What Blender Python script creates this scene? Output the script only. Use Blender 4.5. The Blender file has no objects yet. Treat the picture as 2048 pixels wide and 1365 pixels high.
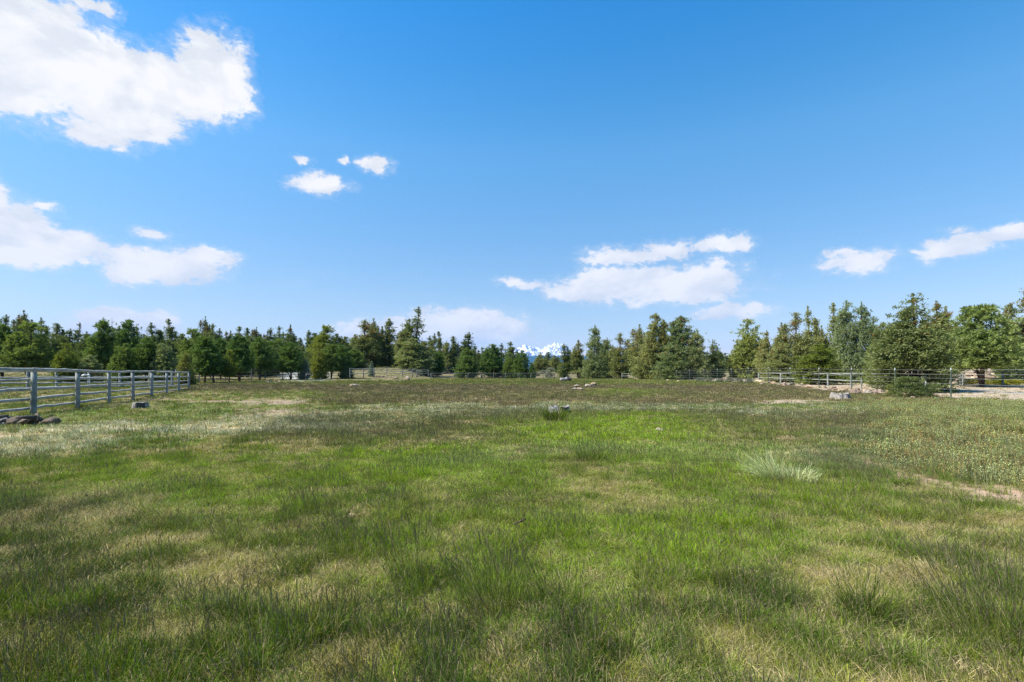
import bpy, math, random
import numpy as np
from mathutils import Vector, noise as mnoise

R = random.Random(7)
NR = np.random.default_rng(11)
sc = bpy.context.scene
COL = sc.collection
F = 1024.0            # focal length in pixels of the 2048 px wide photograph
HY = 749.0            # horizon row
CAMH = 1.40

# ------------------------------------------------------------------ terrain
def sstep(a, b, x):
    t = np.clip((np.asarray(x, float) - a) / (b - a), 0, 1)
    return t * t * (3 - 2 * t)

_perm = NR.integers(0, 2**31, size=4096)
def _hash(ix, iy, s):
    h = (ix * 374761393 + iy * 668265263 + s * 1274126177) & 0xffffffff
    h = ((h ^ (h >> 13)) * 1274126177) & 0xffffffff
    return ((h ^ (h >> 16)) & 0xffff) / 65535.0
def vnoise(x, y, s=0):
    x = np.asarray(x, float); y = np.asarray(y, float)
    ix = np.floor(x).astype(np.int64); iy = np.floor(y).astype(np.int64)
    fx = x - ix; fy = y - iy
    fx = fx * fx * (3 - 2 * fx); fy = fy * fy * (3 - 2 * fy)
    a = _hash(ix, iy, s); b = _hash(ix + 1, iy, s); c = _hash(ix, iy + 1, s); d = _hash(ix + 1, iy + 1, s)
    return (a * (1 - fx) + b * fx) * (1 - fy) + (c * (1 - fx) + d * fx) * fy
def fbm(x, y, s=0, o=4):
    v = 0; a = .5; t = 0
    for k in range(o):
        v = v + a * vnoise(np.asarray(x) * 2 ** k + 17.3 * k, np.asarray(y) * 2 ** k - 9.1 * k, s + k)
        t += a; a *= .5
    return v / t

def G(x, y):
    """ground height"""
    x = np.asarray(x, float); y = np.asarray(y, float)
    r = np.hypot(x, y)
    side = np.where(y > 1e-3, x / np.maximum(y, 1e-3), np.sign(x) * 9)
    px = 1024 + 1024 * np.clip(side, -3, 3)
    r0 = 67 + 52 * sstep(790, 880, px)
    w = np.where(y > 0, 1.0, 0.0)
    z = .42 * sstep(36, 62, r) * w
    z = z + 2.7 * sstep(0, 75, r - r0) * w
    z = z + (fbm(x / 1.7, y / 1.7, 3, 3) - .5) * .10 * (1 - sstep(25, 60, r))
    z = z + (fbm(x / 9, y / 9, 31, 3) - .5) * .16 * sstep(4, 15, r) * (1 - sstep(3000, 6000, r))
    return z

def gp(px, py, d=None):
    """ground point seen at a pixel of the photograph (or at distance d along that column)"""
    k = (px - 1024) / F; s = (HY - py) / F
    if d is not None:
        return Vector((k * d, d, float(G(k * d, d))))
    ys = np.exp(np.linspace(math.log(1.2), math.log(400), 3000))
    dz = (CAMH + s * ys) - G(k * ys, ys)
    i = np.argmax(dz < 0)
    if dz[i] >= 0: i = len(ys) - 1
    y = ys[i]
    return Vector((k * y, y, float(G(k * y, y))))
def up_at(py, y): return CAMH + (HY - py) / F * y      # height of a row at distance y

# ------------------------------------------------------------------ helpers
def tag(o, label=None, cat=None, group=None, kind=None):
    if label: o['label'] = label
    if cat: o['category'] = cat
    if group: o['group'] = group
    if kind: o['kind'] = kind
    return o
def empty(name, loc, rz=0.0):
    o = bpy.data.objects.new(name, None); COL.objects.link(o)
    o.empty_display_size = .3
    o.location = loc; o.rotation_euler = (0, 0, rz); return o
def link(name, me, parent=None, loc=None):
    o = bpy.data.objects.new(name, me); COL.objects.link(o)
    if parent: o.parent = parent
    if loc is not None: o.location = loc
    return o
def mesh(name, verts, faces, mat=None, smooth=False):
    me = bpy.data.meshes.new(name)
    me.from_pydata([tuple(v) for v in verts], [], [tuple(f) for f in faces])
    if mat:
        for m in (mat if isinstance(mat, (list, tuple)) else [mat]): me.materials.append(m)
    if smooth: me.polygons.foreach_set('use_smooth', [True] * len(me.polygons))
    me.update(); return me
def qmesh(name, V, mat, attrs=None, smooth=False, nper=4):
    """mesh out of separate quads, V of shape (n, 4, 3); attrs: name -> (n,) or (n,4) floats on points"""
    V = np.ascontiguousarray(V, np.float32); n, k = V.shape[0], V.shape[1]
    me = bpy.data.meshes.new(name)
    me.vertices.add(n * k); me.vertices.foreach_set('co', V.reshape(-1))
    me.loops.add(n * k); me.loops.foreach_set('vertex_index', np.arange(n * k, dtype=np.int32))
    me.polygons.add(n); me.polygons.foreach_set('loop_start', np.arange(0, n * k, k, dtype=np.int32))
    me.materials.append(mat)
    for a, val in (attrs or {}).items():
        val = np.asarray(val, np.float32)
        if val.ndim == 1: val = np.repeat(val, k)
        at = me.attributes.new(a, 'FLOAT', 'POINT'); at.data.foreach_set('value', val.reshape(-1))
    me.update(calc_edges=True); me.validate()
    return me

class NT:
    """tiny node-tree helper"""
    def __init__(s, t): s.t = t
    def n(s, kind, **kw):
        nd = s.t.nodes.new(kind)
        for k, v in kw.items():
            if k.startswith('i_'):
                key = k[2:]; key = int(key) if key.isdigit() else key.replace('_', ' ')
                s.put(nd.inputs[key], v)
            else: setattr(nd, k, v)
        return nd
    def put(s, sock, v):
        if isinstance(v, bpy.types.NodeSocket): s.t.links.new(v, sock)
        else: sock.default_value = v
    def m(s, op, a, b=0.0, c=0.0, clamp=False):
        nd = s.t.nodes.new('ShaderNodeMath'); nd.operation = op; nd.use_clamp = clamp
        for i, v in enumerate((a, b, c)): s.put(nd.inputs[i], v)
        return nd.outputs[0]
    def vm(s, op, a, b=None):
        nd = s.t.nodes.new('ShaderNodeVectorMath'); nd.operation = op
        s.put(nd.inputs[0], a)
        if b is not None: s.put(nd.inputs[1], b)
        return nd.outputs['Value'] if op in ('DOT_PRODUCT', 'LENGTH') else nd.outputs[0]
    def mix(s, f, a, b, mode='MIX'):
        nd = s.t.nodes.new('ShaderNodeMix'); nd.data_type = 'RGBA'; nd.blend_type = mode
        s.put(nd.inputs[0], f); s.put(nd.inputs[6], a); s.put(nd.inputs[7], b)
        return nd.outputs[2]
    def ramp(s, f, stops):
        nd = s.t.nodes.new('ShaderNodeValToRGB'); s.put(nd.inputs[0], f)
        e = nd.color_ramp.elements
        while len(e) < len(stops): e.new(.5)
        for el, (p, c) in zip(e, stops):
            el.position = p; el.color = (*c, 1) if len(c) == 3 else c
        return nd.outputs[0]
    def rng(s, v, a, b, c=0.0, d=1.0, smooth=True):
        nd = s.t.nodes.new('ShaderNodeMapRange'); nd.interpolation_type = 'SMOOTHSTEP' if smooth else 'LINEAR'
        for i, x in enumerate((v, a, b, c, d)): s.put(nd.inputs[i], x)
        return nd.outputs[0]
    def noise(s, vec, scale, detail=4, rough=.55, dist=0.0, out=0):
        nd = s.t.nodes.new('ShaderNodeTexNoise')
        if vec is not None: s.put(nd.inputs['Vector'], vec)
        s.put(nd.inputs['Scale'], scale); s.put(nd.inputs['Detail'], detail)
        s.put(nd.inputs['Roughness'], rough); s.put(nd.inputs['Distortion'], dist)
        return nd.outputs[out]
def rgba(c): return (c[0], c[1], c[2], 1.0)
def material(name):
    m = bpy.data.materials.new(name); m.use_nodes = True
    t = m.node_tree; t.nodes.clear()
    N = NT(t); out = t.nodes.new('ShaderNodeOutputMaterial')
    return m, N, out
def bsdf(N, out, col, rough=.8, spec=.2, normal=None, trans=None):
    b = N.n('ShaderNodeBsdfPrincipled'); N.put(b.inputs['Base Color'], col)
    N.put(b.inputs['Roughness'], rough); N.put(b.inputs['Specular IOR Level'], spec)
    if normal is not None: N.put(b.inputs['Normal'], normal)
    sh = b.outputs[0]
    if trans:
        tr = N.n('ShaderNodeBsdfTranslucent'); N.put(tr.inputs[0], N.mix(1.0, col, rgba((1.15, 1.1, .5)), 'MULTIPLY'))
        mx = N.n('ShaderNodeMixShader'); N.put(mx.inputs[0], trans)
        N.put(mx.inputs[1], sh); N.put(mx.inputs[2], tr.outputs[0]); sh = mx.outputs[0]
    N.put(out.inputs['Surface'], sh); return b
def bump(N, h, strength=.5, dist=.02):
    b = N.n('ShaderNodeBump'); N.put(b.inputs['Strength'], strength); N.put(b.inputs['Distance'], dist)
    N.put(b.inputs['Height'], h); return b.outputs[0]
def attr(N, name, kind='GEOMETRY', out='Fac'):
    a = N.n('ShaderNodeAttribute'); a.attribute_name = name; a.attribute_type = kind
    return a.outputs[out]

# ------------------------------------------------------------------ materials
def leaf_material(name, dark, light, brown=(.22, .115, .04), trans=.38):
    m, N, out = material(name)
    lv = attr(N, 'lv'); br = attr(N, 'br')
    oi = N.n('ShaderNodeObjectInfo')
    c = N.mix(lv, rgba(dark), rgba(light))
    hs = N.n('ShaderNodeHueSaturation')
    N.put(hs.inputs['Hue'], N.m('MULTIPLY_ADD', oi.outputs['Random'], .036, .482))
    N.put(hs.inputs['Value'], N.m('MULTIPLY_ADD', oi.outputs['Random'], -.35, 1.18))
    N.put(hs.inputs['Color'], c)
    c = N.mix(br, hs.outputs[0], rgba(brown))
    bsdf(N, out, c, .75, .08, trans=trans)
    return m
M_PINE = leaf_material('pine_needles', (0.072, 0.129, 0.032), (0.184, 0.264, 0.083))
M_PINEB = leaf_material('pine_needles_bright', (0.096, 0.139, 0.025), (0.212, 0.259, 0.061))
M_JUN = leaf_material('juniper_sprays', (0.124, 0.158, 0.053), (0.320, 0.345, 0.142))
M_JUNG = leaf_material('juniper_sprays_grey', (0.124, 0.168, 0.067), (0.311, 0.366, 0.172))
M_SPR = leaf_material('spruce_needles', (0.120, 0.168, 0.075), (0.293, 0.354, 0.187))
M_BLUE = leaf_material('blue_spruce_needles', (.09, .14, .115), (.22, .29, .25))
M_BACK = leaf_material('dark_conifer_needles', (0.067, 0.102, 0.034), (0.176, 0.220, 0.086))
M_SAGE = leaf_material('sagebrush_leaves', (.15, .17, .13), (.31, .33, .28))
M_HEDGE = leaf_material('golden_juniper_leaves', (.14, .16, .02), (.34, .34, .04))

def bark_material(name, a, b):
    m, N, out = material(name)
    tc = N.n('ShaderNodeTexCoord')
    mp = N.n('ShaderNodeMapping'); N.put(mp.inputs[0], tc.outputs['Object']); mp.inputs['Scale'].default_value = (30, 30, 5)
    f = N.noise(mp.outputs[0], 1.5, 5)
    c = N.ramp(f, [(.3, a), (.7, b)])
    bsdf(N, out, c, .9, .1, bump(N, f, .6, .02)); return m
M_BARK = bark_material('pine_bark', (.045, .032, .024), (.14, .10, .075))
M_BARKJ = bark_material('juniper_bark', (.06, .045, .035), (.17, .13, .10))
M_DEAD = bark_material('dead_grey_wood', (.12, .11, .10), (.34, .32, .30))

def wood_material(name, a, b, stain, sc_=(2, 2, 2), lichen=0.0):
    m, N, out = material(name)
    ge = N.n('ShaderNodeNewGeometry'); pos = ge.outputs['Position']
    n1 = N.noise(pos, 6.0, 6, .65); n2 = N.noise(pos, .9, 3)
    n3 = N.noise(pos, 22.0, 3, .6)
    c = N.ramp(n1, [(.3, a), (.68, b)])
    c = N.mix(N.rng(n2, .52, .68), c, rgba(stain))
    c = N.mix(N.m('MULTIPLY', N.rng(n3, .60, .70), .75), c, rgba((.05, .045, .045)))
    if lichen:
        c = N.mix(N.m('MULTIPLY', N.rng(N.noise(pos, 3.3, 5), .52, .62), lichen), c, rgba((.33, .37, .27)))
    bsdf(N, out, c, .85, .15, bump(N, n1, .4, .01)); return m
M_POLE = wood_material('weathered_pole_wood', (.25, .25, .235), (.43, .435, .41), (.20, .215, .20), lichen=.6)
M_POST = wood_material('weathered_post_wood', (.175, .19, .18), (.28, .30, .285), (.14, .16, .15), lichen=.3)
M_RAILD = wood_material('dark_rail_wood', (.10, .10, .10), (.24, .24, .24), (.08, .08, .08))
M_RAILP = wood_material('pale_rail_wood', (.19, .205, .175), (.30, .315, .27), (.15, .17, .145), lichen=.3)

def simple(name, col, rough=.7, spec=.3, var=.3, scale=12, metal=0):
    m, N, out = material(name)
    ge = N.n('ShaderNodeNewGeometry')
    n = N.noise(ge.outputs['Position'], scale, 5)
    c = N.mix(n, rgba([x * (1 - var) for x in col]), rgba([min(.95, x * (1 + var)) for x in col]))
    b = bsdf(N, out, c, rough, spec, bump(N, n, .3, .01)); b.inputs['Metallic'].default_value = metal; return m
M_TPOST = simple('green_steel_post', (.12, .15, .11), .55, .4)
M_TTIP = simple('white_post_tip', (.42, .44, .40), .7, .2, .15)
M_WIRE = simple('galvanised_wire', (.24, .25, .235), .6, .3, .2)
M_WHITE = simple('white_plastic', (.72, .72, .70), .5, .4, .12)

def rock_material(name, a, b, c3):
    m, N, out = material(name)
    tc = N.n('ShaderNodeTexCoord'); p = tc.outputs['Object']
    oi = N.n('ShaderNodeObjectInfo')
    vec = N.vm('ADD', p, N.vm('MULTIPLY', oi.outputs['Location'], (3.1, 3.1, 3.1)))
    n1 = N.noise(vec, 2.2, 6, .6); n2 = N.noise(vec, 7, 5, .65)
    c = N.ramp(n1, [(.34, a), (.5, b), (.68, c3)])
    c = N.mix(N.m('MULTIPLY', N.rng(n2, .5, .75), .55), c, rgba([x * .45 for x in a]))
    hs = N.n('ShaderNodeHueSaturation'); N.put(hs.inputs['Color'], c)
    N.put(hs.inputs['Value'], N.m('MULTIPLY_ADD', oi.outputs['Random'], .7, .65))
    bsdf(N, out, hs.outputs[0], .92, .15, bump(N, n2, .7, .05)); return m
M_ROCK = rock_material('lava_rock', (.13, .10, .085), (.24, .18, .135), (.40, .31, .21))
M_ROCKP = rock_material('pale_rock', (.19, .17, .145), (.31, .275, .225), (.38, .30, .20))
M_ROCKT = rock_material('tan_rock', (.22, .155, .105), (.40, .30, .20), (.50, .37, .23))

# ------------------------------------------------------------------ ground cover zones (rows / columns locate patches on the ground)
def ell(px, py, cx, cy, rx, ry):
    return np.clip(1 - np.sqrt(((px - cx) / rx) ** 2 + ((py - cy) / ry) ** 2), 0, 1)
def topix(x, y):
    y = np.maximum(y, .05)
    return 1024 + F * x / y, HY - F * (G(x, y) - CAMH) / y
def wire_x(y): return 25.3 + .06 * (y - 29.5)
STRIP_X = [-1200, -200, 0, 200, 400, 560, 700, 850, 1050, 1250, 1600]
STRIP_Y = [950, 885, 869, 858, 846, 834, 824, 815, 809, 808, 812]
def zones(x, y):
    """weights 0..1 of the kinds of ground cover at ground points"""
    px, py = topix(x, y)
    px0 = px
    # ragged edges that belong to the ground
    wob = (fbm(x / 2.2, y / 2.2, 51, 4) - .5)
    py = py + wob * np.clip(900 / np.maximum(y, 3) ** 1.1, 4, 90)
    px = px + (fbm(x / 2.2, y / 2.2, 57, 4) - .5) * np.clip(1500 / np.maximum(y, 3), 20, 300)
    z = {}
    front = (y > 0)
    sy = np.interp(px, STRIP_X, STRIP_Y)
    hw = np.interp(px, [0, 400, 800, 1100], [13, 9, 7, 5])
    z['strip'] = np.exp(-((py - sy) / hw) ** 2) * np.interp(px, [700, 1000, 1200], [1, .55, 0])
    z['frost'] = np.exp(-((py - sy - hw * 1.5) / (hw * 1.7)) ** 2) * np.interp(px, [0, 600, 1100, 1500], [.9, .8, .55, .45])
    z['scrub'] = (sstep(0, 1, (sy - py) / 6) * sstep(690, 560, px) * sstep(778, 790, py))
    z['bare'] = np.clip(ell(px, py, 540, 812, 150, 20) * 1.8, 0, 1)
    band = sstep(766, 772, py) * sstep(812, 803, py) * sstep(330, 420, px) * (1 - z['scrub'])
    z['purple'] = band * np.interp(py, [765, 770, 777, 786, 792, 799, 806, 812], [.4, .9, 1, .75, .45, .95, .85, .3])
    z['purple'] = np.clip(z['purple'] - .8 * ell(px, py, 1250, 783, 130, 10) , 0, 1)
    mid = sstep(815, 830, py) * sstep(925, 880, py) * sstep(430, 620, px) * sstep(1720, 1560, px)
    z['mauve'] = mid * np.clip(.62 + 1.1 * (fbm(x / 3.5, y / 6, 71, 3) - .45), 0, 1)
    z['mauve'] = np.clip(z['mauve'] + 1.3 * ell(px, py, 1660, 845, 170, 34) - 1.6 * ell(px, py, 1200, 868, 270, 40), 0, 1)
    z['deep'] = np.clip(1.6 * ell(px, py, 130, 1205, 330, 100) + 1.5 * ell(px, py, 1960, 1280, 270, 140) + 1.3 * ell(px, py, 1080, 1205, 330, 100) + 1.3 * ell(px, py, 540, 1285, 200, 80) + 1.1 * ell(px, py, 1480, 1200, 170, 80), 0, 1)
    z['vivid'] = np.clip(1.9 * ell(px, py, 1210, 872, 330, 52) + 1.2 * ell(px, py, 860, 935, 330, 60)
                         + 1.1 * ell(px, py, 1420, 930, 260, 60) + .9 * ell(px, py, 350, 965, 420, 70) + .75 * ell(px, py, 1100, 1100, 520, 150) + .6 * ell(px, py, 1500, 1050, 380, 120)
                         + 1.1 * ell(px, py, 640, 790, 60, 8) + .9 * ell(px, py, 1250, 783, 150, 8), 0, 1)
    z['weeds'] = sstep(-60, 120, (px - np.interp(py, [796, 830, 900, 960, 1010, 1050], [1690, 1790, 1755, 1890, 2080, 2340]))) * sstep(796, 801, py) * sstep(1040, 1000, py)
    pth = np.interp(px, [1640, 1760, 1900, 2048, 2400], [905, 935, 972, 1003, 1090])
    z['path'] = np.clip(1.5 * ell(px, py, 1960, 982, 170, 30), 0, .9) + np.exp(-((py - pth) / np.interp(px, [1640, 2048, 2400], [13, 30, 46])) ** 2) * sstep(1650, 1730, px)
    beyond = sstep(-.6, .4, x - wire_x(y)) * sstep(25, 28, y)
    beyond = np.maximum(beyond, sstep(1560, 1640, px) * sstep(791, 786, py) * sstep(1.5, .3, np.abs(wire_x(y) - x) - .8) * front)
    z['dirt'] = np.clip(beyond + np.clip(2 * ell(px, py, 1610, 806, 150, 7), 0, 1), 0, 1)
    r = np.hypot(x, y)
    z['far'] = np.maximum(sstep(0, 5, r - (66 + 50 * sstep(790, 880, px0))), 0) * front
    z['shade_green'] = sstep(690, 640, px0) * sstep(773, 767, py) * sstep(761, 765, py)
    z['px'], z['py'] = px0, py
    return z

# ------------------------------------------------------------------ ground sheet
def build_ground():
    rings = np.concatenate([[0.0], np.exp(np.linspace(math.log(.4), math.log(26000), 330))])
    na = 480
    # denser angles in the forward wedge
    a1 = np.linspace(-62, 62, 380, endpoint=False); a2 = np.linspace(62, 298, 100, endpoint=False)
    ang = np.radians(np.concatenate([a1, a2]))
    nr = len(rings)
    rr, aa = np.meshgrid(rings, ang, indexing='ij')
    x = rr * np.sin(aa); y = rr * np.cos(aa); z = G(x, y)
    V = np.stack([x, y, z], -1).reshape(-1, 3)
    i, j = np.meshgrid(np.arange(nr - 1), np.arange(na), indexing='ij')
    j2 = (j + 1) % na
    Fq = np.stack([i * na + j, (i + 1) * na + j, (i + 1) * na + j2, i * na + j2], -1).reshape(-1, 4)[:, ::-1]
    me = bpy.data.meshes.new('ground')
    me.vertices.add(len(V)); me.vertices.foreach_set('co', V.reshape(-1).astype(np.float32))
    me.loops.add(Fq.size); me.loops.foreach_set('vertex_index', Fq.reshape(-1).astype(np.int32))
    me.polygons.add(len(Fq)); me.polygons.foreach_set('loop_start', np.arange(0, Fq.size, 4, dtype=np.int32))
    me.polygons.foreach_set('use_smooth', [True] * len(Fq))
    q = zones(V[:, 0], V[:, 1])
    def st(c): return np.array(c, float)[None, :]
    n = fbm(V[:, 0] / 1.1, V[:, 1] / 1.1, 5, 4)[:, None]
    col = st((.09, .085, .030)) * (1 - n) + st((.19, .155, .07)) * n
    def lay(w, c):
        nonlocal col
        w = np.clip(np.asarray(w), 0, 1)[:, None]; col = col * (1 - w) + st(c) * w
    lay(q['purple'] * .9, (.10, .08, .06)); lay(q['mauve'] * .7, (.09, .085, .045))
    lay(q['vivid'] * .7, (.085, .105, .025))
    lay(q['scrub'] * .8, (.21, .175, .095)); lay(q['strip'], (.42, .33, .21)); lay(q['bare'], (.27, .21, .155))
    lay(q['weeds'] * .8, (.19, .155, .08)); lay(q['path'], (.37, .265, .20))
    lay(q['far'], (.19, .165, .095)); lay(q['dirt'], (.37, .30, .225))
    # pale gravel drive beyond the fence
    lay(np.clip(q['far'] * 2.2 * ell(q['px'], 0, 610, 0, 60, 1), 0, 1), (.38, .38, .40))
    lay(np.clip(q['dirt'] * 1.2 * np.exp(-((q['py'] - 783 - (q['px'] - 1900) * .02) / 2.5) ** 2) * sstep(1890, 1930, q['px']), 0, 1), (.30, .30, .29))
    far2 = sstep(250, 900, np.hypot(V[:, 0], V[:, 1])); lay(far2, (.06, .075, .04))
    at = me.color_attributes.new('soil', 'FLOAT_COLOR', 'POINT')
    at.data.foreach_set('color', np.concatenate([col, np.ones((len(col), 1))], 1).astype(np.float32).reshape(-1))
    m, N, out = material('meadow_soil')
    ge = N.n('ShaderNodeNewGeometry'); p = ge.outputs['Position']
    c = attr(N, 'soil', out='Color')
    n1 = N.noise(p, 9.0, 6, .7); n2 = N.noise(p, 1.3, 5, .6); n3 = N.noise(p, 60.0, 3, .6)
    c = N.mix(1.0, c, N.ramp(n1, [(.25, (.55, .55, .55)), (.5, (1, 1, 1)), (.75, (1.35, 1.3, 1.2))]), 'MULTIPLY')
    c = N.mix(1.0, c, N.ramp(n2, [(.3, (.75, .78, .72)), (.7, (1.25, 1.2, 1.15))]), 'MULTIPLY')
    hgt = N.m('ADD', N.m('MULTIPLY', n1, .6), N.m('MULTIPLY', n3, .4))
    bsdf(N, out, c, .95, .08, bump(N, hgt, .8, .05))
    me.materials.append(m); me.update(calc_edges=True)
    o = link('ground', me); tag(o, 'rough dry and green meadow ground running to the tree line', 'ground', kind='structure')
build_ground()

# ------------------------------------------------------------------ scatter through geometry nodes (stuff only)
def scatter(name, P, rot, scl, idx, tint, variants, label, cat):
    me = bpy.data.meshes.new(name)
    n = len(P); me.vertices.add(n); me.vertices.foreach_set('co', np.asarray(P, np.float32).reshape(-1))
    def at(nm, ty, key, v):
        a = me.attributes.new(nm, ty, 'POINT'); a.data.foreach_set(key, np.ascontiguousarray(v).reshape(-1))
    at('rot', 'FLOAT_VECTOR', 'vector', np.asarray(rot, np.float32))
    at('scl', 'FLOAT_VECTOR', 'vector', np.asarray(scl, np.float32))
    at('idx', 'INT', 'value', np.asarray(idx, np.int32))
    at('tint', 'FLOAT_COLOR', 'color', np.concatenate([np.asarray(tint, np.float32), np.ones((n, 1), np.float32)], 1))
    col = bpy.data.collections.new(name + '_kinds')
    for k, v in enumerate(variants):
        ob = bpy.data.objects.new('%s_clump_%02d' % (name, k), v); col.objects.link(ob)
    g = bpy.data.node_groups.new(name + '_scatter', 'GeometryNodeTree')
    g.interface.new_socket('Geometry', in_out='INPUT', socket_type='NodeSocketGeometry')
    g.interface.new_socket('Geometry', in_out='OUTPUT', socket_type='NodeSocketGeometry')
    L = g.links.new
    gi = g.nodes.new('NodeGroupInput'); go = g.nodes.new('NodeGroupOutput')
    ip = g.nodes.new('GeometryNodeInstanceOnPoints'); ci = g.nodes.new('GeometryNodeCollectionInfo')
    ci.inputs['Collection'].default_value = col
    ci.inputs['Separate Children'].default_value = True; ci.inputs['Reset Children'].default_value = True
    def na(nm, ty):
        a = g.nodes.new('GeometryNodeInputNamedAttribute'); a.data_type = ty; a.inputs[0].default_value = nm
        return a.outputs[0]
    L(gi.outputs[0], ip.inputs['Points']); L(ci.outputs[0], ip.inputs['Instance'])
    ip.inputs['Pick Instance'].default_value = True
    L(na('idx', 'INT'), ip.inputs['Instance Index'])
    L(na('rot', 'FLOAT_VECTOR'), ip.inputs['Rotation']); L(na('scl', 'FLOAT_VECTOR'), ip.inputs['Scale'])
    L(ip.outputs[0], go.inputs[0])
    o = link(name, me)
    md = o.modifiers.new('scatter', 'NODES'); md.node_group = g
    return tag(o, label, cat, kind='stuff')

# ------------------------------------------------------------------ grass
def grass_material(name, inst=True, tint=None, trans=.22):
    m, N, out = material(name)
    c = attr(N, 'tint', 'INSTANCER', 'Color') if inst else None
    if c is None:
        rgb = N.n('ShaderNodeRGB'); rgb.outputs[0].default_value = rgba(tint); c = rgb.outputs[0]
    lv = attr(N, 'lv'); h = attr(N, 'h'); sd = attr(N, 'sd'); dr = attr(N, 'dr')
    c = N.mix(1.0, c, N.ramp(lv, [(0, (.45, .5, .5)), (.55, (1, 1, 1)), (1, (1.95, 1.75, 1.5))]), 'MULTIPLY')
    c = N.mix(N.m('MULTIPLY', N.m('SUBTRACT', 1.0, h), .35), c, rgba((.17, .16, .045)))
    c = N.mix(dr, c, rgba((.43, .35, .20)))
    c = N.mix(sd, c, rgba((.20, .165, .115)))
    bsdf(N, out, c, .8, .06, trans=trans)
    return m
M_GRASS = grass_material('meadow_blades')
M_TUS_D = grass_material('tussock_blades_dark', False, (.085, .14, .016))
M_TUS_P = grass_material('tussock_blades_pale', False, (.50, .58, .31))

def blades(rng, n, spread, hmin, hmax, width, lean=.25, wind=-.18, segs=3, seed_frac=0.0, dry_frac=0.0, curl=.35, stalk_w=None):
    """quads of n grass blades; the stalks of seed_frac carry a seed head"""
    Q = []; LV = []; H = []; SD = []; DR = []
    for b in range(n):
        a = rng.uniform(0, 2 * math.pi); rr = spread * math.sqrt(rng.random())
        p = np.array([math.cos(a) * rr, math.sin(a) * rr, -.01])
        h = rng.uniform(hmin, hmax); seed = rng.random() < seed_frac
        if seed: h *= rng.uniform(1.25, 1.7)
        az = a + rng.uniform(-1.2, 1.2)
        ln = lean * rng.uniform(.2, 1.2) * (0.6 if seed else 1)
        d = np.array([math.cos(az) * ln + wind * rng.uniform(.5, 1.4), math.sin(az) * ln, 1.0]); d /= np.linalg.norm(d)
        cv = curl * rng.uniform(.2, 1.3) * (.35 if seed else 1)
        dry = 1.0 if rng.random() < dry_frac else 0.0
        lv = rng.random()
        s_az = rng.uniform(0, math.pi)
        s = np.array([math.cos(s_az), math.sin(s_az), 0])
        w = width * rng.uniform(.7, 1.3) * (.6 if seed else 1)
        pts = [p]; dd = d.copy(); L = h / segs
        for k in range(segs):
            pts.append(pts[-1] + dd * L)
            dd = dd + np.array([math.cos(az), math.sin(az), 0]) * cv * .5 + np.array([0, 0, -cv * .45]); dd /= np.linalg.norm(dd)
        for k in range(segs):
            w0 = w * (1 - .8 * (k / segs)); w1 = w * (1 - .8 * ((k + 1) / segs))
            if seed: w0 = w1 = w
            Q.append([pts[k] - s * w0 / 2, pts[k] + s * w0 / 2, pts[k + 1] + s * w1 / 2, pts[k + 1] - s * w1 / 2])
            H.append([k / segs, k / segs, (k + 1) / segs, (k + 1) / segs]); LV.append([lv] * 4); SD.append([0.25 * seed * k / segs] * 4); DR.append([dry] * 4)
        if seed:   # spike at the tip: two crossed narrow lozenges
            t0 = pts[-2] + (pts[-1] - pts[-2]) * .1; t1 = pts[-1] + dd * L * .25
            for s2 in (s, np.array([-s[1], s[0], 0])):
                ww = (stalk_w or width * 2.2) * rng.uniform(.8, 1.2)
                mid = t0 + (t1 - t0) * .45
                Q.append([t0, mid + s2 * ww / 2, t1, mid - s2 * ww / 2]); H.append([1] * 4); LV.append([rng.random()] * 4); SD.append([rng.uniform(.75, 1)] * 4); DR.append([0] * 4)
    return np.array(Q), dict(lv=np.array(LV), h=np.array(H), sd=np.array(SD), dr=np.array(DR))

def tuft(name, mat, seed, **kw):
    q, a = blades(random.Random(seed), **kw); return qmesh(name, q, mat, a)

def weed(name, seed, stems, wmul):
    rng = random.Random(seed); Q = []; A = dict(lv=[], h=[], sd=[], dr=[])
    def add(q, lv, h, sd, dr):
        Q.append(q); A['lv'].append([lv] * 4); A['h'].append([h] * 4); A['sd'].append([sd] * 4); A['dr'].append([dr] * 4)
    for s in range(stems):
        x, y = rng.uniform(-.14, .14), rng.uniform(-.14, .14); hh = rng.uniform(.10, .27)
        tip = np.array([x + rng.uniform(-.06, .05), y + rng.uniform(-.05, .05), hh]); b = np.array([x, y, -.01])
        sd = np.array([.004 * wmul, 0, 0]); add([b - sd, b + sd, tip + sd, tip - sd], rng.random(), .2, 0, .2)
        for k in range(15):
            t = rng.uniform(.25, 1.05); c = b + (tip - b) * t
            a = rng.uniform(0, 6.28); d = np.array([math.cos(a), math.sin(a), rng.uniform(.1, 1.0)]); d /= np.linalg.norm(d)
            l = rng.uniform(.016, .034) * wmul; s2 = np.cross(d, [0, 0, 1]); s2 = s2 / (np.linalg.norm(s2) + 1e-6) * l * .28
            add([c, c + d * l * .5 + s2, c + d * l, c + d * l * .5 - s2], rng.random(), 1, 0, .85 * (rng.random() < .10))
    return qmesh(name, np.array(Q), M_GRASS, {k: np.array(v) for k, v in A.items()})

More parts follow.
